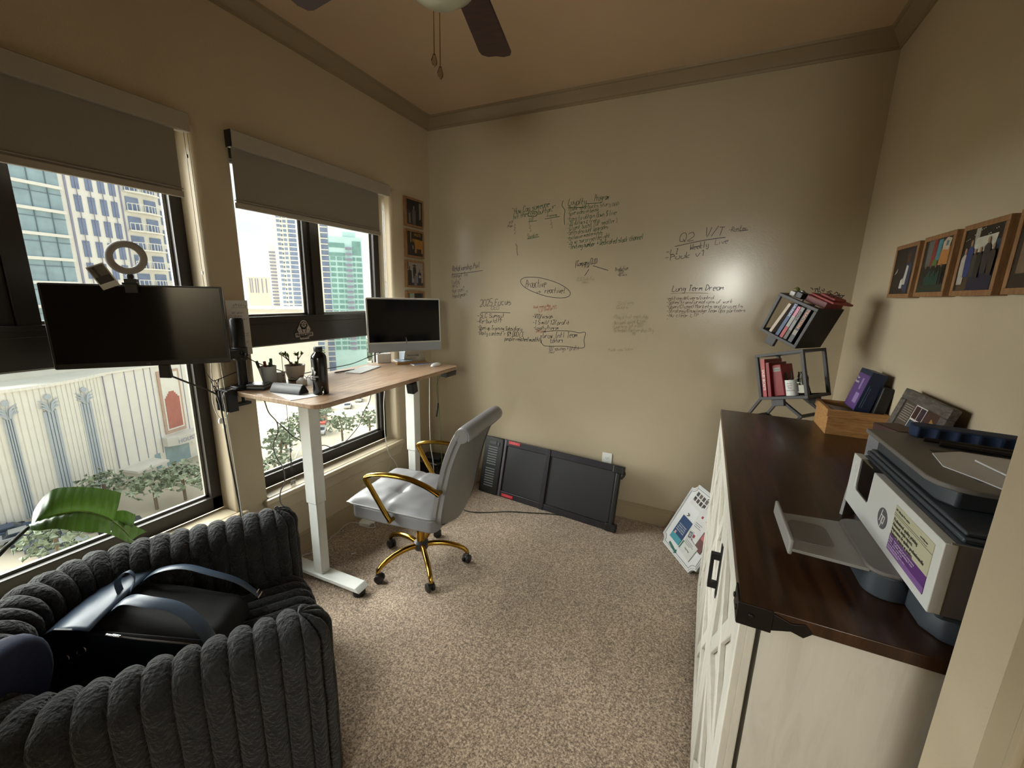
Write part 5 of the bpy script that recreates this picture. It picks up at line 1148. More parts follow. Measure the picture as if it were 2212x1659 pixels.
# books in the tilted top cube; local x runs from the left wall of the cube to the right wall
def TB(x, lean=0): return CT @ TR(-ST_ + x, .012, .0145) @ Matrix.Rotation(lean, 4, 'Y')
book(TB(.040, .13), .014, .165, .14, 'b3a796', 'b9aa98', None, 'cream book at the left of the tilted top cube', group=None)
book(TB(.078, .06), .017, .175, .14, '1b2a44', '2f4a74', 'LAUNCH', 'blue book second from left in the tilted top cube', 'c9cfdc', .80)
book(TB(.102, .04), .017, .168, .14, '5b2430', '9a9a98', 'CATCH', 'book with pink, grey and red spine in the middle of the top cube', 'e2c9d2', .84, bands=(('b3476f', .70, 1), ('a2343c', 0, .36)))
book(TB(.124, .02), .016, .170, .14, '3a3a3c', '7c7c7e', 'SCALE', 'grey patterned book fourth from left in the top cube', '2a2a2c', .75, bands=(('55504a', 0, .30),))
book(TB(.150, .02), .020, .175, .14, '171b20', '3c3f45', 'TRACTION', 'dark book with orange lettering at the right of the top cube', 'e2946a', .70, bands=(('8d877b', .22, .36),))
# books and mug in the middle cube
def TM2(x, lean=0, y=.010): return CM @ TR(-SM_ + x, y, .0145) @ Matrix.Rotation(lean, 4, 'Y')
book(TM2(.016, .03), .020, .195, .15, '6c1a22', 'a8484c', 'SALES SECRETS', 'tall red book titled Sales Secrets in the middle cube', 'e8dcd8', .45)
book(TM2(.042, .02, .012), .016, .175, .15, '6a0f18', '7f1620', None, 'dark red hardcover between two other red volumes in the middle cube')
nbk = thing('notebook', 'red box-like notebook with white label leaning beside the red books', 'notebook', M=TM2(.062, -.03, .030))
b = MB(); b.bb(0, .052, 0, .10, 0, .160); b.build('notebook_cover', mat('cover_red', '7d121c', .45, var=.05, vs=20), nbk, bevel=.003)
b = MB(); b.bb(.012, .046, -.0008, 0, .125, .145); b.build('notebook_label', mat('grey_label', '8c8a84', .5, var=.04, vs=20), nbk, smooth=False)
tb = MB(); text_mesh('Journal', .009, tb, TR(.029, -.001, .134) @ Matrix.Rotation(PI / 2, 4, 'X'), ext=.0002); tb.build('notebook_lettering', BLACK, nbk, smooth=False)
mg2 = thing('pen_mug', 'white mug with printed words holding dark pens in the middle cube', 'mug', M=CM @ TR(-SM_ + .140, .050, .0145))
b = MB(); b.lathe([(0, 0), (.026, 0), (.027, .004), (.027, .078), (.0245, .078), (.0245, .006), (0, .006)], 24); b.tube(bez([(.026, 0, .062), (.044, 0, .060), (.048, 0, .040), (.042, 0, .020), (.026, 0, .016)], 4), .0035, 6); b.build('mug_body', WHITE, mg2, ang=50)
mb_ = MB()
for i, s_ in enumerate(('be so', 'good', 'they')): text_mesh(s_, .010, mb_, TR(0, 0, .062 - i * .011) @ Matrix.Rotation(PI / 2, 4, 'X'), ext=.0002)
text_mesh('FRANCHISE', .008, mb_, TR(0, 0, .026) @ Matrix.Rotation(PI / 2, 4, 'X'), ext=.0002)
for i, p in enumerate(mb_.v): a = math.radians(-80) + p[0] / .0273; mb_.v[i] = (.0274 * math.cos(a), .0274 * math.sin(a), p[2])
mb_.build('mug_print', mat('mug_ink', '5d4048', .5, var=.1, vs=20), mg2, smooth=False)
for k, (dx, dy, tx, ty, hh) in enumerate(((-.010, .0, -.22, .1, .112), (.004, -.006, .05, .0, .115), (.010, .006, .22, .1, .098))):
    q = MB(); q.T = CM @ TR(-SM_ + .140, .050, .0145); d = Vector((tx, ty, 1)).normalized(); p = Vector((dx, dy, .008)); q.tube([p, p + d * hh], .0042 + .004 * (k == 0), 8)
    tag(q.build('pen', BLACK), ['thick black pen leaning left in the white mug', 'slim black pen upright in the white mug', 'slim black pen leaning right in the white mug'][k], 'pen')
gm = thing('glass_mug', 'clear glass tankard beside the white mug in the middle cube', 'glass mug', M=CM @ TR(-SM_ + .192, .060, .0145))
M_CG = glass('clear_glass', 'd8dad6')
b = MB(); b.lathe([(0, 0), (.024, 0), (.026, .01), (.020, .05), (.022, .085), (.018, .10), (.019, .115), (.0175, .115), (.0165, .10), (.020, .085), (.018, .05), (.022, .012), (0, .010)], 24); b.build('glass_body', M_CG, gm, ang=60)
b = MB(); b.tube(bez([(-.020, 0, .085), (-.040, 0, .080), (-.044, 0, .050), (-.036, 0, .024), (-.022, 0, .020)], 4), .0032, 6); b.build('glass_handle', mat('glass_highlight', 'a9aaa4', .1, var=.1, vs=30), gm)
b = MB(); b.bb(-.012, .012, -.0262, -.0258, .012, .05); b.build('glass_label', mat('pale_sticker', 'b9b6a6', .5, var=.05, vs=20), gm, smooth=False)
# things lying on top of the tilted cube
q = MB(); q.T = CT @ TR(-.105, .03, ST_ + .001); q.bb(0, .10, .02, .16, 0, .030); q.bb(-.002, .102, .018, .162, .030, .033)
tag(q.build('gift_box', mat('dark_red_card', '6a1f1f', .5, var=.1, vs=20), bevel=.002), 'dark red card box on the top edge of the tilted shelf cube', 'box')
q = MB(); q.T = CT @ TR(-.02, .04, ST_ + .036) @ Matrix.Rotation(-.2, 4, 'Z'); q.bb(-.08, .05, .0, .12, 0, .010); q.bb(-.05, .03, .02, .09, .010, .022)
tag(q.build('red_pouch', mat('faded_red', '8f3c3a', .6, var=.2, vs=30), bevel=.003), 'faded red flat packet lying on the dark red card box', 'packet')
rb = MB(); rnd = random.Random(5); rb.T = CT @ TR(-.11, .05, ST_ + .03)
for k in range(26):
    a = rnd.uniform(0, 2 * PI); p = Vector((rnd.uniform(0, .11), rnd.uniform(0, .12), rnd.uniform(0.02, .03))); d = Vector((math.cos(a), math.sin(a), rnd.uniform(.2, 1.0))).normalized() * rnd.uniform(.012, .022)
    rb.tube([p, p + d * .6 + Vector((0, 0, .004)), p + d], .0016, 4)
tag(rb.build('dried_stems', mat('dark_dried_stem', '3b2a22', .8, var=.3, vs=60)), 'tangle of dark dried stems on the red packet', 'dried flowers')
q = MB(); q.T = CT @ TR(-.135, .03, ST_ + .001); q.bb(-.012, .018, 0, .05, 0, .03); q.lathe([(0, .03), (.010, .03), (.010, .038), (0, .04)], 10, 1, o=(.0, .02, 0)); tag(q.build('small_camera', [BLACK, GREYM], bevel=.002), 'small black gadget on top of the tilted cube beside the red box', 'gadget')
q = MB(); q.T = CT @ TR(-.165, .03, ST_ + .001); q.bb(-.012, .012, 0, .03, 0, .022); q.lathe([(0, .022), (.012, .024), (.014, .034), (.006, .044), (0, .044)], 10, 1, o=(0, .02, 0)); tag(q.build('figurine', [PAPER, mat('olive_toy', '6f7042', .6, var=.2, vs=40)], bevel=.001), 'small pale and olive ornament at the left on the tilted cube', 'ornament')

# ================================================================ framed prints
M_OAK = wood('light_oak', '765233', '97714a', (10, 10, 2), .5, 8)
def wall_print(M, w, h, dp, shapes, label, group, bg='14110e', fw=.016):
    r = thing('framed_photo', label, 'framed photo', M=M, group=group)
    b = MB(); b.bb(0, w, -dp, 0, 0, fw); b.bb(0, w, -dp, 0, h - fw, h); b.bb(0, fw, -dp, 0, fw, h - fw); b.bb(w - fw, w, -dp, 0, fw, h - fw); b.bb(fw, w - fw, -dp + .003, 0, fw, h - fw); b.build('frame', M_OAK, r, bevel=.001)
    picture(r, TR(fw, -dp + .0025, fw), w - 2 * fw, h - 2 * fw, shapes, bg=bg)
    return r
G1 = 'small framed photos between window and corner'
ML = lambda y, z: TR(.0015, y, z) @ Matrix.Rotation(PI / 2, 4, 'Z')
s1 = [('0c0b0a', RC(.0, 1, 0, 1)), ('7c746c', RC(.80, .92, .25, .95)), ('2c2a28', [(.0, 0), (.3, .0), (.28, .5), (.12, .62), (0, .5)]), ('1c1a18', [(.70, 0), (1, 0), (1, .32), (.85, .28)])] + person(.46, .02, .78, '57534f', '8a7e74', .15) + [('6f6862', [(.12, .45), (.22, .45), (.24, .05), (.14, .05)])]
wall_print(ML(-.332, 2.157), .222, .213, .022, s1, 'black and white print of a standing figure, highest of the small wall column', G1)
s2 = [('1a1108', RC(0, 1, 0, 1)), ('a0702a', [(.42, .12), (1, .12), (1, .68), (.42, .72)]), ('3a1c12', RC(.6, .9, .12, .30)), ('26180c', RC(0, .22, 0, 1)), ('8c7b60', RC(.20, .26, .55, .98))] + person(.36, .02, .72, '17110d', '8d6c52', .17) + [('b9b0a4', RC(.34, .38, .28, .42))]
o = wall_print(ML(-.335, 1.925), .224, .211, .022, s2, 'yellow and black print with yellow title, second from top of the wall column', G1)
tb = MB(); text_mesh('FALETE', .032, tb, TR(.14, -.0215, .175) @ Matrix.Rotation(PI / 2, 4, 'X'), ext=.0002, width=.085); tb.build('print_lettering', mat('yellow_print', 'b9932c', .5, var=.05, vs=20), o, smooth=False)
s3 = [('8f8880', RC(0, 1, 0, 1)), ('120e10', RC(0, .06, .7, 1)), ('2c2028', RC(0, 1, 0, .12))] + person(.12, .0, .86, '1a1216', '5a463c', .17) + person(.44, .30, .66, '15100f', '241a16', .16) + [('15100f', RC(.33, .55, .84, .89))] + person(.50, .0, .55, '6b6670', '8a7468', .20) + person(.76, .02, .72, '23252f', '80644f', .17) + [('9c9690', RC(.70, .86, .34, .46))]
wall_print(ML(-.340, 1.693), .226, .210, .022, s3, 'print of four people with one in a black hat, third of the wall column', G1)
wall_print(ML(-.342, 1.455), .226, .208, .022, [('3b3f38', RC(0, 1, 0, 1)), ('8d9184', RC(.1, .4, .6, 1)), ('15140f', RC(.4, .9, .4, 1))], 'framed photo half hidden behind the silver computer, lowest of the wall column', G1)
G2 = 'row of framed photos on the right wall'
MR = lambda y, z: TR(W - .0015, y, z) @ Matrix.Rotation(-PI / 2, 4, 'Z')
t1 = [('15110f', RC(0, 1, 0, 1)), ('1f1a1c', RC(.25, .42, 0, 1)), ('b5ada0', [(.06, .42), (.20, .48), (.22, .58)]), ('241f26', RC(.6, 1, .5, 1))] + [('2a3450', [(.52, .15), (.86, .0), (.92, .55), (.80, .72), (.62, .66)]), ('b9b4ac', [(.58, .2), (.72, .2), (.76, .60), (.66, .62)]), ('4a2a1c', [(.62, .66), (.76, .66), (.78, .84), (.70, .90), (.62, .82)]), ('c2beb6', [(.46, .12), (.60, .12), (.58, .34), (.48, .30)])]
wall_print(MR(-.632, 1.681), .218, .213, .034, t1, 'framed photo of a speaker in a blue jacket, leftmost on the right wall', G2)
t2 = [('1d1a14', RC(0, 1, 0, 1)), ('5a5a58', RC(.12, .34, .35, 1)), ('7a2a26', [(.30, .5), (.50, .55), (.46, 1), (.34, 1)]), ('3f7d8a', [(.48, .55), (.62, .6), (.66, .98), (.50, .98)]), ('a8733a', [(.62, .5), (.96, .5), (.96, .82), (.66, .80)]), ('b8a894', [(.68, .78), (.90, .76), (.96, .96), (.80, 1), (.68, .92)]), ('4a6d7c', [(.78, .84), (.86, .84), (.88, .92), (.80, .94)]), ('4d6a35', [(.36, .46), (.58, .46), (.60, .60), (.44, .62)]), ('0e1110', RC(.08, .92, .12, .50)), ('1f2a22', RC(0, 1, 0, .14))]
for k in range(4): t2 += person(.2 + k * .2, .14, .40, ['12100e', '16201c', '141311', '10130f'][k], '6f5442', .2)
for k in range(9): t2.append(('2b5a4a', RC(.26 + k * .06, .29 + k * .06, .14, .30 + .05 * (k % 3))))
wall_print(MR(-.890, 1.684), .222, .213, .034, t2, 'framed photo of a group below red, teal and orange banners', G2)
t3 = [('14110d', RC(0, 1, 0, 1)), ('9c958a', RC(.28, .40, .68, 1)), ('20344a', RC(.80, 1, .62, .76)), ('b9b8aa', [(.30, .60), (.84, .62), (.88, .86), (.34, .84)]), ('141833', RC(.30, .96, .0, .30)), ('4a3a24', [(.06, 0), (.34, 0), (.36, .42), (.16, .46)])]
for k in range(12): t3.append(('c9c4b8', RC(.05 + (k * .37) % .9, .07 + (k * .37) % .9, .82 + (k * .13) % .16, .835 + (k * .13) % .16)))
for cx, z0, s_, c in ((.14, .10, .62, 'a9a498'), (.27, .22, .62, '26356a'), (.42, .22, .46, '3a3834'), (.55, .20, .50, '1d1a18'), (.72, .26, .58, '2c2a2c'), (.88, .22, .50, '2a2422')): t3 += person(cx, z0, s_, c, '94745c', .15)
wall_print(MR(-1.155, 1.685), .225, .213, .034, t3, 'framed photo of a team holding a large white sheet under lights', G2)
wall_print(MR(-1.420, 1.687), .222, .213, .034, [('2a2018', RC(0, 1, 0, 1)), ('6b5844', RC(.1, .6, .2, .7))], 'framed photo cut off by the right edge of the view', G2)

# ================================================================ walking pad leaning on the back wall
wp = thing('walking_pad', 'black folding walking pad leaning on its side against the back wall', 'treadmill', M=TR(.581, -.131 - .0, 0) @ rotm(-.103, -.235, 0))
M_BELT = mat('running_belt', '1b1b20', .55, var=.08, vs=90, bump=.1, bs=900); M_RAIL = mat('graphite_rail', '2c2a2f', .38, metal=.3, var=.08, vs=14)
Lw, Hw = 1.19, .477
b = MB(); b.bb(.012, Lw - .03, 0, .045, .006, Hw - .006); b.build('pad_deck', BLACK, wp, bevel=.004)
b = MB(); b.bb(.205, Lw - .03, -.014, .0, 0, .048); b.bb(.205, Lw - .03, -.014, .0, Hw - .048, Hw); b.build('side_rail', M_RAIL, wp, bevel=.003)
b = MB(); b.bb(.215, .575, -.004, .001, .05, Hw - .05); b.build('running_belt', M_BELT, wp, smooth=False)
b = MB(); b.bb(.610, Lw - .06, -.004, .001, .05, Hw - .05); b.build('running_belt', M_BELT, wp, smooth=False)
b = MB(); b.bb(.575, .612, -.020, .0, .0, Hw); b.build('fold_bar', M_RAIL, wp, bevel=.003)
b = MB(); b.bb(.182, .207, -.018, .0, .0, Hw); b.build('motor_bar', mat('grey_bar', '5a5760', .4, metal=.3, var=.05, vs=20), wp, bevel=.003)
b = MB(); b.bb(.0, .182, -.030, .0, .0, Hw); mc = b.build('motor_cover', BLACK, wp, bevel=.008)
b = MB()
for k in range(17):
    if k == 8: continue
    b.bb(.045, .135, -.0325, -.030, .062 + k * .0205, .070 + k * .0205)
b.build('vent_slat', mat('vent_grey', '6e7272', .45, var=.05, vs=20), mc, bevel=.001)
b = MB(); b.bb(.05, .12, -.034, -.030, Hw - .06, Hw - .03); b.bb(.125, .15, -.035, -.03, Hw - .065, Hw - .035); b.build('motor_latch', mat('latch_grey', '3c3d42', .4, var=.05, vs=20), mc, bevel=.002)
b = MB(); b.tube([(Lw - .035, -.004, .02), (Lw - .035, -.004, Hw - .02)], .021, 12); b.build('end_roller', BLACK, wp)
for z in (.0, Hw - .055): b = MB(); b.prism(rrect(.085, .05, .012, cx=Lw - .035, cy=-.002), z, z + .055); b.build('end_cap', BLACK, wp, bevel=.006)
b = MB(); b.tube(bez([(Lw - .01, -.004, Hw - .02), (Lw + .01, -.004, Hw - .05), (Lw - .01, -.004, Hw - .09)], 3), .008, 6); b.build('carry_handle', BLACK, wp)
M_RED = mat('red_tab', 'a3141d', .45, var=.04, vs=20); M_REDL = mat('red_tab_letters', 'e0606a', .5, var=.03, vs=20)
for z in (Hw - .030, .006):
    b = MB(); b.bb(.225, .335, -.0165, -.014, z, z + .026); t_ = b.build('red_tab', M_RED, wp, bevel=.001)
    b = MB(); text_mesh('URERRY', .022, b, TR(.28, -.0170, z + .013) @ Matrix.Rotation(PI / 2, 4, 'X'), ext=.0003, width=.098, bold=.0006); b.build('tab_lettering', M_REDL, t_, smooth=False)
cable('cable', [(.50, -.30, .006), (.56, -.44, .006), (.66, -.50, .006), (.786, -.469, .006), (.97, -.357, .006), (1.138, -.292, .006), (1.27, -.238, .006), (1.40, -.215, .006)], .0035, BLACK, 'black power cord lying on the carpet in front of the walking pad')

# wall outlet
ol = thing('wall_outlet', 'white duplex outlet low on the back wall above the walking pad', 'outlet', (1.620, -.0012, .375))
b = MB(); b.prism(rrect(.074, .117, .004, cy=.0585), -.005, 0, ax='y'); b.build('cover_plate', WHITE, ol, bevel=.0015)
for z in (.078, .036):
    b = MB(); b.prism(rrect(.034, .030, .012, cy=z), -.0075, -.004, ax='y'); oo = b.build('receptacle', WHITE, ol, bevel=.0008)
    b = MB(); b.bb(-.008, -.006, -.0082, -.0074, z - .002, z + .007); b.bb(.006, .008, -.0082, -.0074, z - .001, z + .007); b.bb(-.002, .002, -.0082, -.0074, z - .010, z - .006); b.build('socket_slot', BLACK, oo, smooth=False)

# ================================================================ white display board leaning in the corner
U = Vector((.222, -.354, 0)).normalized(); V = Vector((.168, .150, .425)).normalized(); V = (V - U * V.dot(U)).normalized(); Nn = U.cross(V)
BM = Matrix(((U.x, V.x, Nn.x, 2.062), (U.y, V.y, Nn.y, -.186), (U.z, V.z, Nn.z, .006), (0, 0, 0, 1)))
bd = thing('display_board', 'white board with notched corners and pinned brochures leaning in the right corner', 'board', M=BM)
# local x = U along the bottom, y = V up the board, z = Nn front
BW, BH, nt_ = .42, .475, .045
def notch(w, h, r, inset=0, n=6):
    o = []
    for cx, cy, a0 in ((0, 0, 90), (w, 0, 180), (w, h, 270), (0, h, 0)):
        for k in range(n + 1):
            a = math.radians(a0 - 90 * k / n) ; o.append((cx + r * math.cos(a), cy + r * math.sin(a)))
    return [(min(max(x, 0), w) , min(max(y, 0), h)) for x, y in o]
M_BRD = mat('board_white', 'cfd1d2', .4, var=.02, vs=10); M_BRE = mat('board_groove', '8e9296', .5, var=.03, vs=10)
b = MB(); b.prism(notch(BW, BH, nt_), -.018, 0); b.build('board_panel', M_BRD, bd, bevel=.003)
P_ = [Vector((x, y, .001)) for x, y in notch(BW, BH, nt_)]; c_ = Vector((BW / 2, BH / 2, .001))
b = MB(); b.tube([c_ + (p - c_) * .90 for p in P_], .0022, 5, closed=True); b.tube([c_ + (p - c_) * .955 for p in P_], .004, 5, 1, closed=True); b.build('board_moulding', [M_BRE, M_BRD], bd)
def card(name, cx, cy, w, h, rot, z, bg, shapes, texts=(), parent=bd):
    T = TR(cx, cy, z) @ Matrix.Rotation(rot, 4, 'Z'); b = MB(); b.T = T; cols = [bg]; b.bb(-w / 2, w / 2, -h / 2, h / 2, 0, .0012, 0)
    for i, (c, x0, x1, y0, y1) in enumerate(shapes):
        if c not in cols: cols.append(c)
        b.bb(x0 * w, x1 * w, y0 * h, y1 * h, .0012 + .0001 * i, .0015 + .0001 * i, cols.index(c))
    o = b.build(name, [mat('print_' + c, c, .45, var=.04, vs=30) for c in cols], parent, smooth=False)
    for (s_, x, y, sz, c, wd) in texts:
        t = MB(); text_mesh(s_, sz, t, T @ TR(x * w, y * h, .0028), ext=.0002, width=wd); t.build('card_lettering', mat('print_' + c, c, .5), o, smooth=False)
    return o
rnd = random.Random(9)
card('photo_collage', .145, .385, .15, .10, -.06, .002, 'c9c9c7', [(rnd.choice(['23201e', '3a2f2a', '56504a', '2b3035']), -.45 + i * .23, -.28 + i * .23, .18 - j * .36, .46 - j * .36) for i in range(4) for j in range(2)] + [('23201e', -.45, -.30, -.08, .1), ('3a2f2a', .28, .42, -.08, .12)])
card('brochure', .135, .160, .115, .175, -.03, .003, '1b3a63', [('3d8c9a', -.5, .5, -.5, -.26), ('c4a08c', -.36, -.20, -.28, -.16)], [('HOW THE RIGHT', 0, .16, .011, 'd6dade', .085), ('CONTENT TYPES', 0, .08, .011, 'd6dade', .085), ('WILL ACCELERATE', 0, .0, .011, 'd6dade', .090), ('FRANCHISE SALES', 0, -.08, .011, 'd6dade', .088)])
card('brochure', .255, .275, .12, .20, .05, .004, 'c6c7c6', [('a02434', .22, .48, .18, .46), ('8a2030', -.2, -.05, .2, .28), ('6a6a6c', -.35, .2, -.02, .0), ('6a6a6c', -.35, .1, -.08, -.06), ('6a6a6c', -.35, .2, -.14, -.12), ('8a2030', -.3, .1, -.46, -.36)])
card('brochure', .270, .110, .14, .105, -.10, .005, 'c2c4c0', [('5d6062', -.4, .2, .30, .33), ('5d6062', -.4, .3, .20, .23), ('5d6062', -.4, .1, .10, .13), ('1f5f50', -.46, -.38, -.45, .1)], [('Scan Me!', .05, -.12, .014, '2c2e30', None)])
card('phone_card', .232, .185, .045, .055, .2, .0065, 'aeb0b2', [('2a2c30', -.3, .3, -.35, .35), ('8e9093', -.2, .2, -.25, .25)])
card('brochure', .345, .20, .07, .12, -.05, .0045, '5c3334', [('a85a5c', -.4, .3, .1, .4)])
b = MB(); b.prism([(.105, .035), (.19, .020), (.188, .010), (.21, .024), (.196, .044), (.193, .034), (.107, .050)], .003, .0045); b.build('arrow_strip', mat('print_1f5f50', '1f5f50', .45), bd, smooth=False)
b = MB()
for k in range(3):
    for (cx, cy) in ((.125, .270), (.205, .445), (.30, .39)):
        a = 2.1 * k; d = Vector((math.cos(a), math.sin(a), .6)).normalized(); b.tube([(cx, cy, .003), (cx + d.x * .014, cy + d.y * .014, .012)], [.002, .0035], 5)
b.build('clip', BLACK, bd)

# ================================================================ ceiling fan
fn = thing('ceiling_fan', 'ceiling fan with dark brown blades, white bowl light and two pull chains', 'ceiling fan', (1.44, -1.90, 2.62))
M_BLADE = wood('fan_blade_wood', '2a1214', '3e1c1c', (2, 14, 1), .5, 5); M_FW = mat('fan_white', 'c9c6bb', .4, var=.03, vs=10)
b = MB(); b.lathe([(0, -.06), (.10, -.06), (.115, -.02), (.115, .05), (.09, .08), (.02, .09), (.02, .30), (.065, .31), (.075, .378), (0, .378)], 28); b.build('motor_housing', M_FW, fn)
b = MB(); b.lathe([(0, -.198), (.05, -.190), (.095, -.160), (.125, -.115), (.135, -.080), (.115, -.065), (0, -.06)], 32)
b.build('light_bowl', mat('opal_glass', 'b9bcab', .25, var=.03, vs=6), fn)
for k in range(5):
    a = math.radians(104 + 71 * k)
    Rk = Matrix.Rotation(a, 4, 'Z')
    b = MB(); b.T = Rk @ Matrix.Rotation(.10, 4, 'X')
    b.prism([(.20, -.052), (.62, -.070), (.642, -.062), (.655, -.030), (.650, .0), (.658, .035), (.645, .060), (.62, .066), (.20, .050)], -.004, .004); bl = b.build('fan_blade', M_BLADE, fn, bevel=.002)
    b = MB(); b.T = Rk @ Matrix.Rotation(.10, 4, 'X'); b.prism([(.09, -.02), (.24, -.035), (.27, 0), (.24, .035), (.09, .02)], .004, .010); b.build('blade_iron', M_FW, bl, bevel=.002)
for (x, y, zb) in ((-.040, .030, -.318), (-.030, .045, -.345)):
    b = MB()
    for i in range(40): pass
    b.tube([(x, y, -.15), (x, y, zb + .02)], .0014, 5); 
    pc = b.build('pull_chain', GOLD, fn)
    b = MB(); b.lathe([(0, 0), (.007, .008), (.009, .018), (.004, .034), (0, .036)], 8, o=(x, y, zb - .012)); b.build('crystal_pull', glass('crystal', 'e8e0d0') if 'crystal' not in bpy.data.materials else bpy.data.materials['crystal'], pc, ang=10)
# ================================================================ the street outside, about ten storeys down
GZ = -31.0
def pol(az, D, z=0): a = math.radians(az); return Vector((2.194 + D * math.cos(a), -2.990 + D * math.sin(a), z))
def facadeM(P1, P2):
    ex = P2 - P1; ex.z = 0; ex.normalize(); n = Vector((ex.y, -ex.x, 0))
    if n.dot(Vector((2.2, -3, 0)) - P1) < 0: n = -n
    # local x along the wall, y into the building, z up
    y = -n
    return Matrix(((ex.x, y.x, 0, P1.x), (ex.y, y.y, 0, P1.y), (0, 0, 1, 0), (0, 0, 0, 1)))
OC = mat('cream_stone', 'dcd8cc', .8, var=.03, vs=.6); OC2 = mat('pale_stone', 'cfcbc0', .8, var=.04, vs=.5); OG = mat('curtain_glass', '8fa3a8', .35, var=.14, vs=.5, spec=.3); OB = mat('blue_grey_glass', '76829b', .35, var=.16, vs=.6, spec=.3)
OGR = mat('green_glass', '79a09a', .4, var=.14, vs=.7, spec=.3); OGS = mat('mint_cladding', 'bfe0dc', .7, var=.03, vs=.5); OGV = mat('groove_grey', '8c8a9c', .8, var=.05, vs=1); OFL = mat('fluted_grey', 'a9b0b4', .8, var=.04, vs=1)
ORED = mat('terracotta_panel', 'a96a5c', .8, var=.08, vs=1); ORF = mat('terracotta_border', 'b99c8a', .8, var=.05, vs=1)
b = MB(); b.bb(-700, -12, -300, 500, GZ - 1, GZ); struct(b.build('ground', mat('street_ground', 'b5ab98', .9, var=.10, vs=.06, detail=5), smooth=False))

# residential tower
A1, A2 = pol(165.5, 93), pol(152.8, 107)
tw = thing('apartment_tower', 'tall white residential tower with glass bays and balconies seen through the left window', 'building', M=facadeM(A1, A2))
b = MB(); b.bb(-8, 26.5, .3, 18, GZ, 44); b.build('tower_wall', OC, tw, smooth=False)
b = MB(); b.bb(-8, 8.2, 0, .3, -11, 44); gl_ = b.build('curtain_wall', OG, tw, smooth=False)
for k in range(-4, 9):
    z = 5.27 + 3.52 * k
    b = MB(); b.bb(-8, 8.3, -.35, .0, z - .22, z + .22); b.build('floor_band', OC, tw, smooth=False)
b = MB()
for k in range(-4, 9):
    for x in (-6.5, -3, .2, 2.2, 4.6, 6.6): b.bb(x, x + .10, -.12, 0, 5.27 + 3.52 * k, 8.6 + 3.52 * k)
    b.bb(-8, 8.2, -.08, 0, 7.7 + 3.52 * k, 7.8 + 3.52 * k)
b.build('mullions', mat('slate_mullion', '66757c', .5, var=.05, vs=2), gl_, smooth=False)
b = MB(); b.bb(9.0, 9.25, .15, .32, GZ, 44); b.bb(16.45, 16.65, .15, .32, GZ, 44); b.build('wall_groove', OGV, tw, smooth=False)
b = MB(); b.bb(0, .92, 0, .12, 0, 2.5); pw = b.build('tower_window', OB, tw, smooth=False)
b = MB(); b.bb(.42, .50, -.1, 0, -1, 2.6); b.bb(0, .92, -.06, 0, 2.0, 2.08); b.build('window_bar', OGV, pw, smooth=False)
first = True
for k in range(-2, 8):
    for x in (9.95, 11.73, 13.42, 14.97, 22.82, 25.1):
        z = 16.45 - 3.52 * 0 + 3.42 * (k - 3) if False else 5.15 + 3.45 * k - 2.6
        if first: pw.location = (x, .18, z); first = False; continue
        c = pw.copy(); COL.objects.link(c); c.location = (x, .18, z)
        for q in [o for o in bpy.data.objects if o.parent == pw]: d = q.copy(); COL.objects.link(d); d.parent = c
for k in range(-2, 8):
    z = 4.7 + 3.24 * k
    b = MB(); b.prism([(16.9, .2)] + [(16.9 + 5.6 * i / 10, -.5 - .9 * math.sin(PI * i / 10)) for i in range(11)] + [(22.5, .2)], z - .25, z); bal = b.build('balcony', OC, tw, smooth=False)
    b = MB()
    for i in range(10):
        x0, y0 = 16.9 + 5.6 * i / 10, -.5 - .9 * math.sin(PI * i / 10); x1, y1 = 16.9 + 5.6 * (i + 1) / 10, -.5 - .9 * math.sin(PI * (i + 1) / 10)
        b.tube([(x0, y0, z + 1.15), (x1, y1, z + 1.15)], .07, 4); b.tube([(x0, y0, z), (x0, y0, z + 1.15)], .06, 4)
    b.build('balcony_rail', OC, bal, smooth=False)
    b = MB(); b.bb(17.2, 19.2, .12, .32, z, z + 2.3); b.bb(20.2, 22.1, .12, .32, z, z + 2.3); b.build('balcony_door', OB, bal, smooth=False)

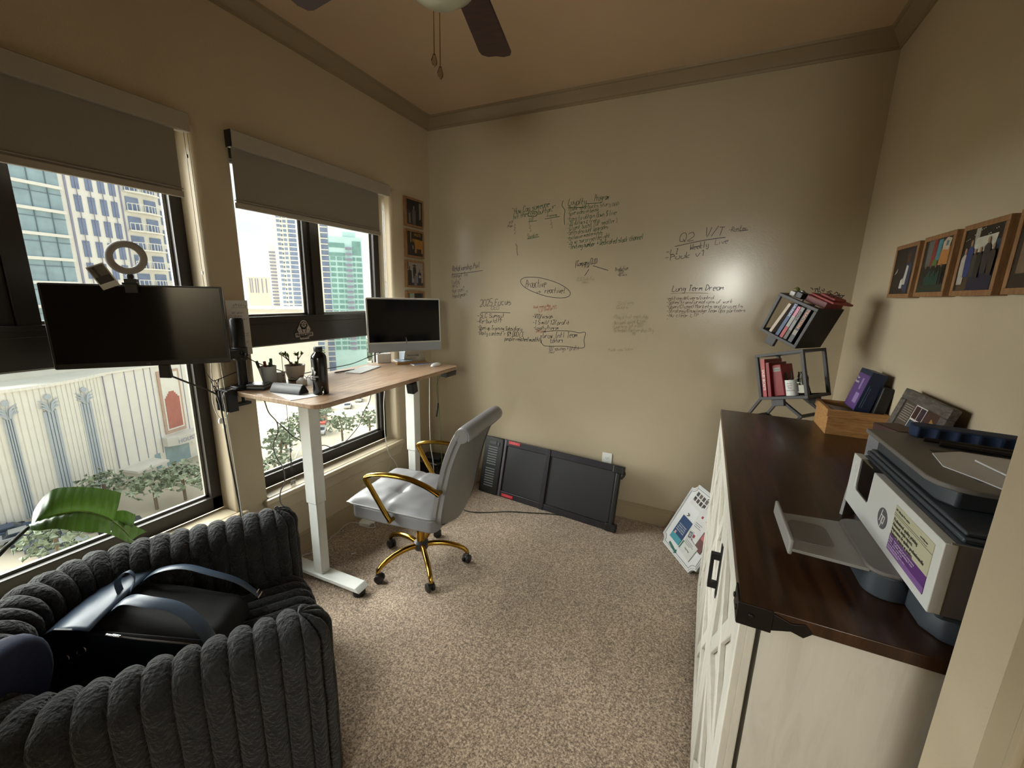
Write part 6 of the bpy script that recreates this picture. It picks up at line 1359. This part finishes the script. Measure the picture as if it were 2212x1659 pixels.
# theatre block in front of the tower
T1, T2 = pol(167.5, 84), pol(153, 100)
th = thing('theatre_building', 'white art-deco theatre with fluted wall and red panel below the tower', 'building', M=facadeM(T1, T2))
b = MB(); pts = []
for i in range(int(11.8 / .33)):
    x = -9 + i * .59; pts += [(x, 0), (x + .45, 0), (x + .45, .10), (x + .57, .10)]
pts = [(x, y - 1.6 * math.sin(PI * max(0, min(1, (x + 2) / 13.5)))) for x, y in pts]
pts += [(12.2, .0), (30, .0), (30, 16), (-9, 16)]
b.prism(pts, GZ, -12.1); b.build('theatre_wall', OC, th, smooth=False)
b = MB(); q = [(x, y - .35) for x, y in pts if x < 12.3 and y < .2] ; b.prism(q[::2] + [(12.2, .6), (-9, .6)], -12.35, -11.9); b.bb(12.2, 26, -.3, .1, -12.2, -11.9); b.build('parapet', OC, th, smooth=False)
def flute(x0, x1, yb):
    b = MB(); n = 4; w_ = (x1 - x0) / n
    for k in range(n): b.bb(x0 + k * w_ + .06, x0 + (k + 1) * w_ - .04, yb - .25, yb, -30, -15.7)
    c = b.build('fluted_pilaster', OFL, th, smooth=False)
    b = MB(); xm = (x0 + x1) / 2
    b.lathe([(0, -.1), (.38, -.1), (.38, .1), (0, .1)], 12, o=(xm, yb - .3, -13.7), R=Matrix.Rotation(PI / 2, 3, 'X'))
    for s in (-1, 1):
        for k in range(3): b.tube(bez([(xm + s * .15, yb - .3, -15.8), (xm + s * (.35 + .1 * k), yb - .3, -15.0 + .0 * k - .25 * k + .3), (xm + s * 1.1, yb - .3, -14.0 - .55 * k)], 4), [.12, .13, .14, .15, .16, .15, .12, .08, .04], 5)
    b.tube([(xm, yb - .3, -15.9), (xm, yb - .3, -14.0)], .06, 5); b.build('flower_capital', OFL, c, smooth=False)
flute(3.1, 4.6, -1.55); flute(7.6, 9.1, -1.05); flute(-.5, .5, -.75)
b = MB()
for x in (11.9, 13.3, 15.0, 16.5, 18.0, 19.1, 24.6, 26.1): b.bb(x, x + .10, -.06, .05, -28, -12)
b.build('wall_groove', OGV, th, smooth=False)
b = MB(); b.bb(20.0, 23.9, -.25, 0, -24.8, -13.2); b.bb(20.35, 23.5, -.35, 0, -24.2, -13.6, 1); b.bb(20.6, 23.2, -.45, 0, -23.9, -18.6, 2)
for k in range(4): b.bb(20.6 + .28 * k, 23.2 - .28 * k, -.45, 0, -18.6 + .38 * k, -18.22 + .38 * k, 2)
b.build('red_panel', [ORF, OC, ORED], th, smooth=False)
b = MB(); b.prism([(19.2, 0), (19.2, -1.2), (20.5, -2.2), (22.5, -2.7), (24.5, -2.2), (25.2, -1.0), (25.2, 0)], -26.8, -25.2); mq = b.build('marquee', OC2, th, smooth=False)
b = MB(); text_mesh('HOUSTON', 1.1, b, TR(22.6, -2.75, -26.0) @ Matrix.Rotation(PI / 2, 4, 'X'), ext=.02); b.build('marquee_lettering', OGV, mq, smooth=False)
b = MB(); b.bb(12, 17.2, -3.5, 0, -28.6, -28.2); b.bb(17.6, 18.5, -.1, .1, -30.6, -27.8, 1); b.bb(19.5, 24, -.1, .1, -30.8, -27.0, 1); b.build('entrance', [OC2, OG], th, smooth=False)

# towers seen through the right-hand window
def tower(M, name, label, parts):
    r = thing(name, label, 'building', M=M)
    for (nm, m, boxes) in parts:
        b = MB()
        for q in boxes: b.bb(*q)
        b.build(nm, m, r, smooth=False)
    return r
M_ = facadeM(pol(144.6, 170), pol(137.5, 170))
bands = lambda x0, x1, z0, z1, st, h, y: [(x0, x1, y, y + .3, z0 + st * k, z0 + st * k + h) for k in range(int((z1 - z0) / st))]
tower(M_, 'blue_glass_tower', 'blue-grey glass high-rise with white floor bands beyond the right window', (
    ('tower_wall', OC, [(.8, 5.3, .2, 14, GZ, 44)]), ('glass_wall', OB, [(5.3, 16.5, 0, 14, GZ, 44)]),
    ('floor_band', OC, bands(5.3, 16.5, -25, 44, 1.52, .30, -.25)), ('tower_window', OB, [(1.9 + dx, 2.9 + dx, .0, .3, -20 + 1.52 * k, -19.1 + 1.52 * k) for k in range(40) for dx in (0, 1.9)]), ('window_column', mat('dark_opening', '4e5462', .6, var=.1, vs=2), [(3.1, 3.45, .0, .3, -20 + 1.52 * k, -19.3 + 1.52 * k) for k in range(40)])))
M_ = facadeM(pol(140.2, 150), pol(134.2, 150))
tower(M_, 'green_glass_tower', 'mint green apartment tower with curved balconies beyond the right window', (
    ('tower_wall', OGS, [(4.2, 14.3, .2, 12, GZ, 18.6), (8.6, 12.6, 1, 10, 18.6, 20.3)]), ('stone_tower', OC, [(1.1, 2.1, -.1, 10, GZ, 40)]), ('blue_wing', OB, [(2.1, 4.2, .0, 10, GZ, 26)]),
    ('blue_band', OC, bands(2.1, 4.2, -22, 26, 1.72, .3, -.2)),
    ('tower_window', OGR, [(x0, x1, .0, .3, -18 + 1.72 * k, -16.9 + 1.72 * k) for k in range(18) for x0, x1 in ((4.6, 6.1), (6.6, 8.1), (8.4, 9.0), (11.4, 12.1), (12.5, 14.1))] + [(4.4, 9, 0, .3, 15.2, 16.6), (4.4, 9, 0, .3, 12.6, 13.6), (11.4, 14, 0, .3, 13, 17.4)]),
    ('balcony', OGV, [(9.2, 11.1, -.7, .3, -18 + 1.72 * k, -17.3 + 1.72 * k) for k in range(20)])))
M_ = facadeM(pol(145.6, 230), pol(143.6, 230)); tower(M_, 'slim_tower', 'slim striped tower left of the blue glass tower', (('tower_wall', OC, [(2.5, 6, .1, 8, GZ, 22)]), ('floor_band', OGV, bands(2.4, 5.6, -30, 20.5, 1.5, .7, -.3))))
M_ = facadeM(pol(148, 300), pol(144.5, 300)); tower(M_, 'low_hotel', 'wide low beige block on the horizon through the right window', (('tower_wall', OC2, [(3, 14.7, 0, 12, GZ, 8.4)]), ('window_strip', OGV, [(x, x + .5, -.2, .1, -1, 7.6) for x in (4.2, 5.3, 7, 8.2, 10.4, 12.6)])))
M_ = facadeM(pol(147.5, 140), pol(138, 140)); tower(M_, 'low_mall', 'long low white flat-roofed building at the foot of the towers', (('building_wall', OC, [(-3, 17, 0, 20, GZ, -4.6)]), ('building_roof', OC2, [(-3.5, 17.5, -.5, 20.5, -4.6, -4.0)]), ('window_strip', OB, [(-3, 9, -.1, 0, -9, -5.6)])))

# trees, cars, road markings
M_TREE = mat('tree_foliage', '8b957c', .9, var=.3, vs=1.6, bump=.6, bs=4, bd=.4); M_TRK = mat('tree_bark', '7a6a58', .9, var=.1, vs=3)
rnd = random.Random(21)
def crown(R_, seed):
    b = MB(); rn = random.Random(seed)
    for k in range(130):
        d = Vector((rn.gauss(0, 1), rn.gauss(0, 1), rn.gauss(0, .8))); d.normalize(); p = d * R_ * rn.uniform(.45, 1.0); p.z = p.z * .7 + R_ * .95
        s = R_ * rn.uniform(.10, .20); q = [Vector((rn.uniform(-1, 1), rn.uniform(-1, 1), rn.uniform(-.8, .8))) * s for _ in range(6)]
        b.add([p + v for v in q], [(0, 1, 2), (1, 2, 3), (2, 3, 4), (3, 4, 5), (0, 4, 5), (0, 2, 5), (1, 3, 5)])
    return b
tr = thing('street_tree', 'leafy street tree standing among the others beside the road below', 'tree', group='street trees below the windows')
crown(3.2, 1).build('tree_crown', M_TREE, tr, smooth=False, fixn=False); b = MB(); b.tube([(0, 0, -1.5), (0, 0, 3)], .22, 7); b.build('tree_trunk', M_TRK, tr)
for k in kids(tr): k.location = (0, 0, 1.2)
tpos = [(-76.5, 55.4), (-67.4, 58.7), (-65.5, 65.0), (-72.5, 49), (-68.5, 45.1), (-79, 60.5), (-84, 67), (-101, 45.1), (-68.5, 28.7), (-69, 25.2), (-64, 31), (-91.5, 16.5), (-62.5, 13.0), (-74.7, 21.8), (-60, 38), (-78.5, 62), (-61, 33), (-96, 40)] + [(-150 + rnd.uniform(-30, 30), 125 + rnd.uniform(-26, 26)) for _ in range(34)]
for i, (x, y) in enumerate(tpos):
    s = 1.0 if i < 18 else 2.1
    o = tr if i == 0 else dup(tr, parent=None)
    o.location = (x, y, GZ); o.rotation_euler = (0, 0, i * 1.7); o.scale = (s, s, s)
def car(x, y, rot, c, label):
    r = thing('car', label, 'car', (x, y, GZ), (0, 0, rot)); m = mat('car_paint_' + c, c, .35, var=.03, vs=2)
    b = MB(); b.prism([(-2.2, .35), (2.2, .35), (2.25, .8), (1.3, 1.0), (-2.2, 1.05)], -.9, .9, ax='y'); b.build('car_body', m, r, bevel=.1)
    b = MB(); b.prism([(-1.8, 1.0), (1.1, 1.0), (.4, 1.5), (-1.3, 1.5)], -.8, .8, ax='y'); b.build('car_windows', mat('car_glass', '39424a', .2, var=.05, vs=3), r, bevel=.08)
    b = MB(); b.bb(-1.2, .35, -.78, .78, 1.49, 1.54); b.build('car_roof', m, r, smooth=False)
    for wx in (-1.4, 1.4):
        for wy in (-.85, .85): b = MB(); b.lathe([(0, -.1), (.34, -.1), (.34, .1), (0, .1)], 14, o=(wx, wy, .34), R=Matrix.Rotation(PI / 2, 3, 'X')); b.build('wheel', RUBBER, r)
SD = math.atan2(.73, -.68)
car(-88, 79.6, SD, 'd8d8d6', 'white car driving above the crosswalk on the road below'); car(-90.7, 86.4, SD, 'cfd0d0', 'pale car farthest up the road below'); car(-90.4, 74.3, SD + PI, '4a4a50', 'dark car waiting beside the crosswalk')
car(-85.7, 68, SD + PI, 'b23a32', 'red car first in the queue at the crosswalk'); car(-81.9, 65.8, SD + PI, 'c0584a', 'orange-red car behind the red car in the queue'); car(-76.4, 60.8, SD + PI, 'cdcdcd', 'light grey car last in the queue under the trees')
for i in range(9):
    for j in range(2):
        car(-88 + i * 2.6, 11.5 + j * 5.5 + i * .4, 1.35, ['2f3440', '596068', '8a8f92', '23262c', '41506a', 'a3a6a6'][(i + j) % 6], 'parked car in the lot at lower left, row %s, place %s from the theatre' % (('near', 'far')[j], ('first', 'second', 'third', 'fourth', 'fifth', 'sixth', 'seventh', 'eighth', 'ninth')[i]))
b = MB()
for k in range(12): p = Vector((-95.4, 80, GZ)).lerp(Vector((-86, 85.4, GZ)), k / 11); b.box((p.x, p.y, GZ + .02), (3, .5, .03), R=Matrix.Rotation(SD, 3, 'Z'))
for off in (0, 5, 13, 18): b.box((-83 + off * .73, 56 + off * .68, GZ + .02), (90, .25, .03), R=Matrix.Rotation(SD, 3, 'Z'))
struct(b.build('road_marking', OC, smooth=False))
b = MB()
for dz in (0, 1.2):
    b.tube([(-170 + 52 * k / 16, 100 + 30 * k / 16 + dz * 3, GZ + 2 + 8 * math.sin(PI * k / 16)) for k in range(17)], .7, 6)
tag(b.build('arch_bridge', OC), 'white arched footbridge spanning the trees beyond the right window', 'bridge')

# assumed paper globe lamp in the next room, added for the glossy wall's highlight
gl2 = thing('assumed_globe_lamp', 'assumed round paper globe pendant lamp, unseen in the next room behind the viewpoint', 'lamp', (2.53, -5.05, 1.93))
b = MB(); b.lathe([(.31 * math.sin(PI * k / 16) + (.0 if k in (0, 16) else 0), -.31 * math.cos(PI * k / 16)) for k in range(17)], 28); b.build('assumed_lamp_globe', emit('assumed_lit_paper', 'f3f4ea', LAMP), gl2)
b = MB(); b.tube([(0, 0, .3), (0, 0, 1.07)], .004, 5); b.build('assumed_lamp_cord', BLACK, gl2)
# ================================================================ light, world, camera
w = bpy.data.worlds.new('overcast_sky'); SC.world = w; w.use_nodes = True
nt = w.node_tree; nt.nodes.clear()
out = nt.nodes.new('ShaderNodeOutputWorld'); bg = nt.nodes.new('ShaderNodeBackground')
tc = nt.nodes.new('ShaderNodeTexCoord'); nz = nt.nodes.new('ShaderNodeTexNoise'); nz.inputs['Scale'].default_value = 2.2; nz.inputs['Detail'].default_value = 4
mp = nt.nodes.new('ShaderNodeMapping'); mp.inputs['Scale'].default_value = (1, 1, 3)
nt.links.new(tc.outputs['Generated'], mp.inputs['Vector']); nt.links.new(mp.outputs[0], nz.inputs['Vector'])
r = nt.nodes.new('ShaderNodeValToRGB'); r.color_ramp.elements[0].position = .35; r.color_ramp.elements[1].position = .62
r.color_ramp.elements[0].color = (.78, .86, .90, 1); r.color_ramp.elements[1].color = (1, 1, 1, 1)
nt.links.new(nz.outputs['Fac'], r.inputs['Fac']); nt.links.new(r.outputs['Color'], bg.inputs['Color']); bg.inputs['Strength'].default_value = SKY
nt.links.new(bg.outputs[0], out.inputs['Surface'])

def sun(name, direction, strength, angle, col):
    L = bpy.data.lights.new(name, 'SUN'); L.energy = strength; L.angle = math.radians(angle); L.color = col
    o = bpy.data.objects.new(name, L); COL.objects.link(o); o.location = (-6, -2, 6)
    o.rotation_euler = Vector(direction).to_track_quat('-Z', 'Y').to_euler(); return o
sun('room_fill_sun', SUN_DIR, SUN_E, SUN_A, (1.0, .985, .95))  # very wide sun added beside the overcast sky to brighten the room through the windows

cam = bpy.data.cameras.new('camera'); co = bpy.data.objects.new('camera', cam); COL.objects.link(co)
FP = 884.9155; CX, CY, CZ = 2.19416, -2.98952, 1.65485; YAW, PIT, ROL = -.4362838, .2145344, .0248268
cy, sy, cp, sp = math.cos(YAW), math.sin(YAW), math.cos(PIT), math.sin(PIT)
f = Vector((sy * cp, cy * cp, -sp)); rr = Vector((cy, -sy, 0)); u = rr.cross(f)
cr, sr = math.cos(ROL), math.sin(ROL)
r2 = rr * cr + u * sr; u2 = -rr * sr + u * cr
Mx = Matrix(((r2.x, u2.x, -f.x, CX), (r2.y, u2.y, -f.y, CY), (r2.z, u2.z, -f.z, CZ), (0, 0, 0, 1)))
co.matrix_world = Mx
cam.sensor_fit = 'HORIZONTAL'; cam.sensor_width = 36; cam.lens = FP / 2212 * 36; cam.clip_start = .03; cam.clip_end = 2000
SC.camera = co
vs = SC.view_settings; vs.view_transform = 'Standard'; vs.look = 'None'; vs.gamma = 1; vs.use_curve_mapping = False; vs.exposure = EXPO
SC.cycles.use_denoising = True
SC.cycles.max_bounces = 8; SC.cycles.diffuse_bounces = 5; SC.cycles.glossy_bounces = 3; SC.cycles.transparent_max_bounces = 12; SC.cycles.transmission_bounces = 4
SC.cycles.sample_clamp_indirect = 6
SC.cycles.caustics_reflective = False; SC.cycles.caustics_refractive = False
